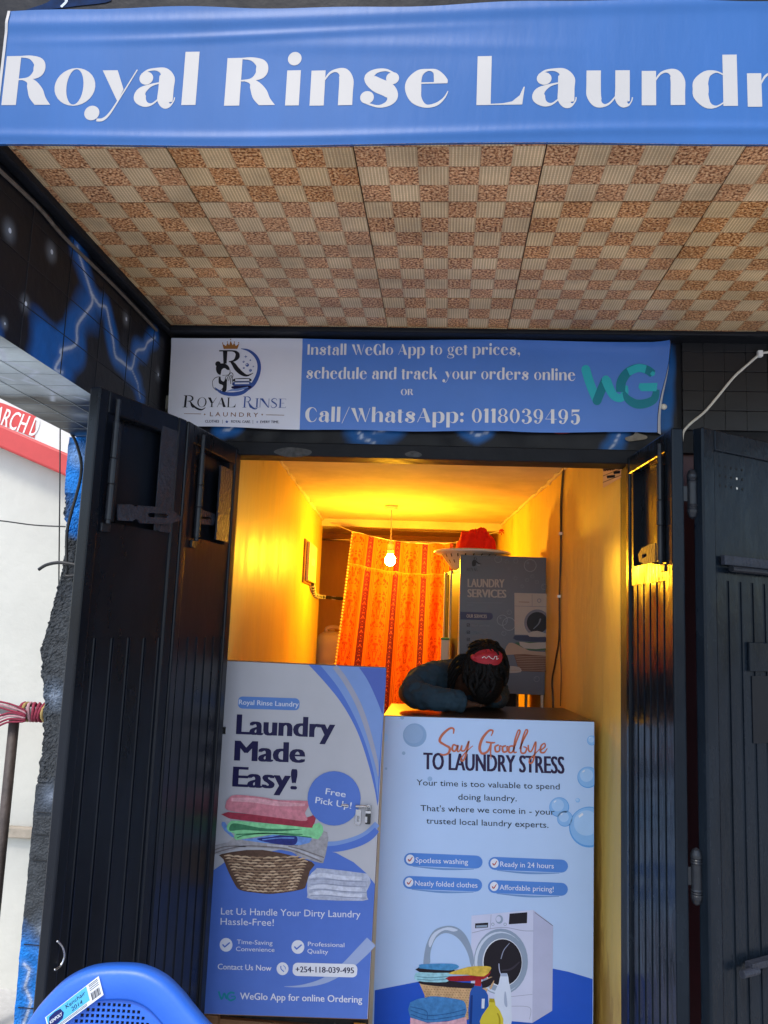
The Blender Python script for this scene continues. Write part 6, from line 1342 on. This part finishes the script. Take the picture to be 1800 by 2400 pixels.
# sleeve creases
m = MB()
random.seed(11)
def hp_(a, b, k=1.0): # point on the head ellipsoid; a around, b from crown (0) to nape (pi)
    ax_ = Vector((.082, .098, .122))*k; cr_ = Vector((-.05, -.35, .94)).normalized(); x_ = cr_.orthogonal().normalized(); y_ = cr_.cross(x_)
    d = cr_*math.cos(b)+(x_*math.cos(a)+y_*math.sin(a))*math.sin(b); return HC+Vector((d.x*ax_.x, d.y*ax_.y, d.z*ax_.z))
m = MB()
def hf(u, v): return hp_(u*2*math.pi, v*2.75, .97)
m.grid(hf, 40, 20)
for k in range(120):
    a = random.uniform(0, 2*math.pi); b0 = random.uniform(.05, .9); L_ = random.uniform(.6, 1.3); P = []
    wob = random.uniform(-.5, .5); lift = random.uniform(1.0, 1.07)
    for i in range(9):
        t = i/8; b = min(b0+L_*t, 2.1); p = hp_(a+wob*t+.15*math.sin(t*7+k), b, lift+.03*math.sin(t*3))
        P.append(p)
    rk = random.uniform(.0065, .0095); m.tube(P, [rk*(1+.16*math.sin(i*2.3+k)) for i in range(7)]+[rk*.8, rk*.4], 6)
for k in range(18):      # locs that stand or flop off the crown, more to the left
    a = random.uniform(0, 2*math.pi); b0 = random.uniform(.0, .6); p = hp_(a, b0, 1.0); out = (p-HC).normalized()+Vector((-.35 if k % 2 else .1, 0, .15)); P = []
    for i in range(7):
        t = i/6; P.append(p+out*.034*t+Vector((-.035*(t*t) if k % 2 else .02*t, -.01*t, -.045*t*t)))
    m.tube(P, [.006]*5+[.005, .0025], 6)
for k in range(14):
    P = sp3([HC+Vector((-.06, -.02, .07-.004*k)), HC+Vector((-.10-.004*(k % 4), -.03+.006*k, .07-.006*k)), HC+Vector((-.128-.005*(k % 3), -.01+.006*k, .045-.008*k)), HC+Vector((-.145, .0+.006*k, .01-.008*k))], 3)
    m.tube(P, [.0055]*(len(P)-1)+[.002], 6)
m.build('hair', HAIR, per, smooth=True)
m = MB()
zh = zoomer(1000, 1040, .3014)
def hd(x, y, push=.006):   # a point of the photo carried onto the hair surface
    d = ray(*zh(x, y)); o0 = CAMP; ax_ = Vector((.095, .108, .128)); D_ = Vector((d.x/ax_.x, d.y/ax_.y, d.z/ax_.z)); O_ = Vector(((o0.x-HC.x)/ax_.x, (o0.y-HC.y)/ax_.y, (o0.z-HC.z)/ax_.z))
    A_, B_, C_ = D_.dot(D_), 2*D_.dot(O_), O_.dot(O_)-1; q_ = B_*B_-4*A_*C_; t = (-B_-math.sqrt(max(q_, 0)))/(2*A_); p = o0+d*t; return p+(p-HC).normalized()*push
top_ = [(368, 1660), (400, 1630), (450, 1614), (510, 1610), (550, 1616), (574, 1640)]; bot_ = [(362, 1690), (400, 1708), (450, 1718), (500, 1724), (545, 1724), (574, 1700)]
T_, B_2 = cr_spline(top_, 5), cr_spline(bot_, 5)
nn = len(T_)-1
def band(u, v):
    i = min(int(u*nn), nn-1); q = u*nn-i; a = [T_[i][k]*(1-q)+T_[i+1][k]*q for k in (0, 1)]; b = [B_2[i][k]*(1-q)+B_2[i+1][k]*q for k in (0, 1)]
    return hd(a[0]*(1-v)+b[0]*v, a[1]*(1-v)+b[1]*v, .008+.006*math.sin(v*math.pi)+.0015*math.sin(v*14+u*5))
m.grid(band, 40, 14); m.ball(hd(372, 1672, .012), .011, 10)
hbd = m.build('head_scarf', mat('red_scarf', (0.34, 0.010, 0.02), .7, .15, 20, .2, 60), per, smooth=True)
m = MB(); P = [hd(x, y, .0165) for x, y in ((435, 1682), (450, 1672), (462, 1684), (480, 1670), (492, 1682), (512, 1690), (520, 1672), (534, 1672), (532, 1692), (545, 1684))]; m.tube(sp3(P, 3), .0011, 5); m.build('scarf_print', WHITE, hbd)

# ------------------------------------------------------------------ blue plastic chair in front
CHB = mat('blue_plastic', (0.022, 0.120, 0.53), 0.42, 0.05, 5, 0.05, 120)
CX, CY, CA = aty(275, 2260, -.88).x+.022, -.90, rad(3)
ch = thing('plastic_chair', (CX, CY, 0), 'bright blue moulded plastic chair with a perforated back in front of the shop', 'chair')
ca, sa = math.cos(CA), math.sin(CA)
def W(x, y, z): return Vector((CX+x*ca-y*sa, CY+x*sa+y*ca, z))
def yb(x, z): return .0-.40*x*x+.12*(z-AZ)
AZ = aty(275, 2247, -.86).z
ARC = cr_spline([(-.212, .43), (-.216, AZ-.24), (-.205, AZ-.156), (-.184, AZ-.103), (-.155, AZ-.063), (-.119, AZ-.029), (-.070, AZ-.007), (-.01, AZ), (.040, AZ-.002), (.086, AZ-.017), (.124, AZ-.042), (.160, AZ-.073), (.200, AZ-.103), (.236, AZ-.118), (.272, AZ-.138), (.312, AZ-.152), (.36, AZ-.160)], 6)
def arc(s): f = max(0, min(.9999, s))*(len(ARC)-1); i = int(f); q = f-i; return tuple(ARC[i][k]*(1-q)+ARC[i+1][k]*q for k in (0, 1))
def bandf(s, w_):
    x, z = arc(s); x2, z2 = arc(min(.9999, s+.004)); x1, z1 = arc(max(0, s-.004)); dx, dz = x2-x1, z2-z1; d = math.hypot(dx, dz) or 1
    nx, nz = dz/d, -dx/d      # inward
    wid = .060; X, Z = x+nx*wid*w_, z+nz*wid*w_
    roll = .026*max(0, 1-w_/.16)**2
    return (X, yb(X, Z)+roll-.005*math.sin(min(1, w_)*math.pi), Z-roll*.15)
m = MB(); m.grid(lambda u, v: W(*bandf(u, v)), 110, 12); m.build('back_rim', CHB, ch, smooth=True, solid=.0045)
# perforated panel
xs = [0]; st_, hl = .0042, .0066
k = 0
xs = []; x = -.235
while x < .235: xs += [x, x+st_]; x += st_+hl
zs = []; z = .44
while z < .85: zs += [z, z+st_]; z += st_+hl
poly_in = [bandf(i/60*.76, .93) for i in range(61)]
ring = [(p[0], p[2]) for p in poly_in]+[(.15, .43), (-.14, .43)]
def inside(x, z, R_=None):
    R_ = R_ or ring; c = False; n_ = len(R_)
    for i in range(n_):
        x1, z1 = R_[i]; x2, z2 = R_[(i+1) % n_]
        if (z1 > z) != (z2 > z) and x < (x2-x1)*(z-z1)/(z2-z1)+x1: c = not c
    return c
def hole_zone(x, z):
    r = math.hypot((x+.012)/.132, (z-AZ+.255)/.190); r2 = math.hypot((x+.012)/.06, (z-AZ+.285)/.125)
    return (r < 1 and r2 > 1 and x < .095 and z > .46) or (r2 < .84 and r2 > .3 and abs(((math.atan2(z-AZ+.285, x+.01)*7/math.pi) % 1)-.5) < .36)
V, F = [], []; idx = {}
def vid(i, j):
    if (i, j) not in idx: idx[(i, j)] = len(V); V.append(W(xs[i], yb(xs[i], zs[j])+.001, zs[j]))
    return idx[(i, j)]
for i in range(len(xs)-1):
    for j in range(len(zs)-1):
        cx, cz = (xs[i]+xs[i+1])/2, (zs[j]+zs[j+1])/2
        if not inside(cx, cz): continue
        if i % 2 == 1 and j % 2 == 1 and hole_zone(cx, cz): continue
        F.append((vid(i, j), vid(i+1, j), vid(i+1, j+1), vid(i, j+1)))
m = MB(); m.add(V, F); m.build('perforated_back', CHB, ch, solid=.004)
m = MB(); m.grid(lambda u, v: W(-.25+.5*u, -.42+.42*v, .43-.012*math.sin(u*math.pi)-.01*math.sin(v*math.pi)+.006*abs(2*u-1)**4), 24, 20); m.build('seat', CHB, ch, smooth=True, solid=.006)
for sx in (-1, 1):
    m = MB(); pts = [(sx*.262, -.05, .64), (sx*.285, -.14, .655), (sx*.290, -.28, .65), (sx*.285, -.38, .635), (sx*.275, -.42, .60), (sx*.268, -.43, .5), (sx*.262, -.42, .43)]
    m.tube([W(*p) for p in cr_spline(pts, 5)], .026, 10, flat=.45, up=(0, 0, 1)); m.build('armrest', CHB, ch, smooth=True)
    for y0, y1 in ((-.40, -.45), (-.02, .05)):
        m = MB(); m.tube([W(sx*.235, y0, .425), W(sx*.25, (y0+y1)/2, .2), W(sx*.262, y1, .001)], [.028, .024, .019], 8); m.build('leg', CHB, ch, smooth=True)
# maker's label on the rim
lab = Printed(lambda x, z, off: W(x, yb(x, z)-.0125-off, z), lambda x, y: (x, y))
LQ = [(-.147, AZ-.092), (-.047, AZ-.013), (-.032, AZ-.048), (-.133, AZ-.124)]
def lz(x, y):
    k = [(1-x)*y, x*y, x*(1-y), (1-x)*(1-y)]; return (sum(a*q[0] for a, q in zip(k, LQ)), sum(a*q[1] for a, q in zip(k, LQ)))   # unit label coordinates, y up
LW_ = ink('label_white', (.66, .68, .70)); LBL = ink('label_sky', S(80, 170, 215)); LNA = ink('label_navy', S(24, 32, 92))
def lg(part, m_, x0, y0, x1, y1, layer, n_=12):
    V, F = [], []
    for j in range(3):
        for i in range(n_+1): V.append(lz(x0+(x1-x0)*i/n_, y0+(y1-y0)*j/2))
    for j in range(2):
        for i in range(n_): F.append((j*(n_+1)+i, j*(n_+1)+i+1, (j+1)*(n_+1)+i+1, (j+1)*(n_+1)+i))
    lab.raw(part, m_, V, F, layer)
lg('label', LW_, 0, 0, 1, 1, 1); lg('label', LBL, .02, .22, .76, .97, 2)
V, F = fill([[lz(*q) for q in ((.03, .56), (.07, .86), (.17, .92), (.27, .86), (.31, .56), (.27, .32), (.17, .26), (.07, .32))]]); lab.raw('label', LNA, V, F, 3)
def ltxt(txt, m_, x0, x1, y0, h, layer, off=0):
    V, F = sans(txt, off); mn = min(q[0] for q in V); mx_ = max(q[0] for q in V)
    lab.raw('label', m_, [lz(x0+(x1-x0)*(x-mn)/(mx_-mn), y0+h*y/.729) for x, y in V], F, layer)
ltxt('KENPOLY', LW_, .06, .28, .50, .17, 4, .02); ltxt('Kenchair', INKB, .36, .72, .64, .22, 3); ltxt('2014', INKB, .44, .64, .32, .22, 3)
for i in range(9): lg('label', INKB, .80+i*.019, .12, .80+i*.019+(.010 if i % 3 else .014), .50, 2, 1)
for y in (.62, .72, .82, .90): lg('label', INKB, .80, y, .97, y+.03, 2, 2)
for y in (.07, .14): lg('label', INKB, .06, y, .70, y+.025, 2, 6)
lab.build(ch)

# ------------------------------------------------------------------ cables on the facade
m = MB(); pts = [aty(*z7(x, y), -.06) for x, y in ((495, 490), (530, 560), (562, 680), (560, 790), (530, 920), (490, 1060), (465, 1180), (462, 1330), (465, 1440), (452, 1470), (475, 1482), (560, 1470), (600, 1462))]
m.tube(sp3(pts, 6), .0055, 8); tag(m.build('cable', CABLEB), 'loose dark cable looping down the broken edge of the black pillar', 'cable')
m = MB(); pts = [aty(*z7(x, y), -.075) for x, y in ((268, 1437), (320, 1405), (400, 1388), (480, 1395), (560, 1412), (610, 1420))]
m.tube(sp3(pts, 6), .0058, 8); tag(m.build('cable', CABLEB), 'short cut cable stub poking out of the broken pillar edge', 'cable')
m = MB(); m.tube([aty(*z7(418, 440), .4), aty(*z7(415, 900), .4), aty(*z7(408, 1560), .4)], .003, 6); tag(m.build('wire', CABLEB), 'thin black vertical wire in front of the white wall', 'wire')
m = MB(); m.tube(sp3([aty(*z7(-300, 1070), .3), aty(*z7(0, 1097), .3), aty(*z7(240, 1128), .3), aty(*z7(455, 1138), .3)], 5), .0026, 6); tag(m.build('wire', CABLEB), 'thin black horizontal wire crossing the white wall', 'wire')
m = MB(); pts = [aty(*zz6(x, y), -.022) for x, y in ((1700, 98), (1659, 108), (1622, 118), (1560, 170), (1500, 225), (1430, 310), (1370, 380), (1310, 430), (1285, 455), (1270, 480), (1262, 540))]
m.tube(sp3(pts, 6), .0042, 8); kk = m.build('cable', CABLEW); tag(kk, 'white cable sagging across the dark tiled wall above the folded steel leaf', 'cable')
m = MB(); p = aty(*zz6(1622, 116), -.022); m.box(p-Vector((.008, .008, .011)), p+Vector((.008, .009, .011))); m.build('cable_clip', WHITE, kk, bevel=.002)

# ------------------------------------------------------------------ the yard on the left
YW = 0.80
wall = thing('neighbour_house', (-3, YW, 0), 'white rendered house across the yard with a red sloping roof edge', 'house')
def gw(x, y): p = aty(*z7(x, y), YW); return (p.x, p.z)
s0 = gw(0, 430); s1 = gw(510, 650); k_ = (s1[1]-s0[1])/(s1[0]-s0[0]); th_ = s0[1]-gw(0, 580)[1]
def ft(x): return s0[1]+k_*(x-s0[0])
xa, xb = -5.0, -1.40
m = MB(); P = [(xa, 0), (xb, 0), (xb, ft(xb)-.02), (xa, ft(xa)-.02)]
m.hexa([(P[0][0], YW, 0), (P[1][0], YW, 0), (P[1][0], YW+.2, 0), (P[0][0], YW+.2, 0)], [(P[3][0], YW, P[3][1]), (P[2][0], YW, P[2][1]), (P[2][0], YW+.2, P[2][1]), (P[3][0], YW+.2, P[3][1])]); m.build('house_wall', RENDERW, wall)
m = MB(); m.hexa([(xa, YW-.08, ft(xa)-th_), (xb, YW-.08, ft(xb)-th_), (xb, YW-.001, ft(xb)-th_), (xa, YW-.001, ft(xa)-th_)], [(xa, YW-.08, ft(xa)), (xb, YW-.08, ft(xb)), (xb, YW-.001, ft(xb)), (xa, YW-.001, ft(xa))]); m.build('roof_edge', REDP, wall, bevel=.01)
lz0 = aty(*z4(80, 1160), YW).z
m = MB(); m.box((xa, YW-.035, lz0-.02), (xb, YW-.001, lz0+.025)); m.build('ledge', mat('stained_cement', (.42, .36, .28), .9, .3, 6, .4, 40), wall, bevel=.006)
sg = thing('signboard', (-3, YW+.1, 2.6), 'white and red painted signboard standing above the red roof edge', 'sign')
YG2 = YW+.05
m = MB(); m.hexa([(xa, YG2+.16, ft(xa)-.1), (xb, YG2+.16, ft(xb)-.1), (xb, YG2+.2, ft(xb)-.1), (xa, YG2+.2, ft(xa)-.1)], [(xa, YG2+.16, 4.6), (xb, YG2+.16, 3.3), (xb, YG2+.2, 3.3), (xa, YG2+.2, 4.6)]); m.build('board', mat('sign_white', (.66, .66, .64), .6, .04, 3), sg)
pr = plane_print(YG2+.158, z7)
pr.poly('red_panel', REDP, [(-700, 90), (30, 285), (250, 372), (240, 524), (0, 424), (-700, 140)], 1)
pr.line('lettering', WHITE, 'ARCH', (-62, 418), (168, 492), 128, 4, off=.01); pr.line('lettering', WHITE, 'D', (200, 502), (246, 516), 130, 4, off=.01)
pr.build(sg)
YR = 0.45
rl = thing('railing', (-2.1, YR, 0), 'grey metal railing with a rusty post tied with red rope', 'railing')
a_, b_ = aty(*z4(-200, 490), YR), aty(*z4(225, 490), YR)
m = MB(); m.box((a_.x-1.5, YR-.02, a_.z-.021), (b_.x+.35, YR+.02, a_.z+.021)); m.build('top_rail', GREYM, rl, bevel=.004)
t0 = aty(*z4(78, 555), YR); m = MB(); m.tube([(t0.x, YR, 0), (t0.x, YR, a_.z-.027)], .020, 14); m.build('post', RUST, rl, smooth=True)
t1 = t0.x-1.2; m = MB(); m.tube([(t1, YR, 0), (t1, YR, a_.z-.027)], .020, 14); m.build('post', RUST, rl, smooth=True)
rp_ = thing('rope', (b_.x-.1, YR, a_.z), 'pink and red rope knotted round the end of the grey railing', 'rope')
m = MB(); mA = mat('rose_twine', (.22, .02, .045), .85, .3, 60); mBt = mat('ochre_twine', (.34, .24, .08), .85, .3, 60); mC = mat('pale_twine', (.40, .22, .24), .85, .2, 60)
xk = aty(*z4(195, 490), YR).x
for k in range(9):
    x = xk-.05+k*.016; Q = [(x+.006*math.sin(j*.8+k), YR+.028*math.cos(2*math.pi*j/12), a_.z+.034*math.sin(2*math.pi*j/12)) for j in range(13)]
    m.tube(Q, .0065, 6, mi=(0, 1, 2, 0, 0)[k % 5])
kn = Vector((aty(*z4(120, 530), YR-.03).x, YR-.04, aty(*z4(120, 530), YR-.03).z))
for k in range(7): m.tube(sp3([(xk-.05, YR-.03, a_.z-.01*k*.5), kn+Vector((.02, 0, .006*(k-3))), kn+Vector((-.05, -.005, .012*(k-3)+.01)), kn+Vector((-.11-.01*k, 0, (.035 if k > 3 else -.035)+.008*(k-3)))], 4), 0.0042, 5, mi=(0, 0, 2, 0, 0, 2, 0)[k])
m.build('rope_knot', [mA, mBt, mC], rp_, smooth=True)
m = MB(); m.tube([kn, aty(*z4(-60, 522), YR-.04)], .004, 6); m.build('rope_tail', mC, rp_)
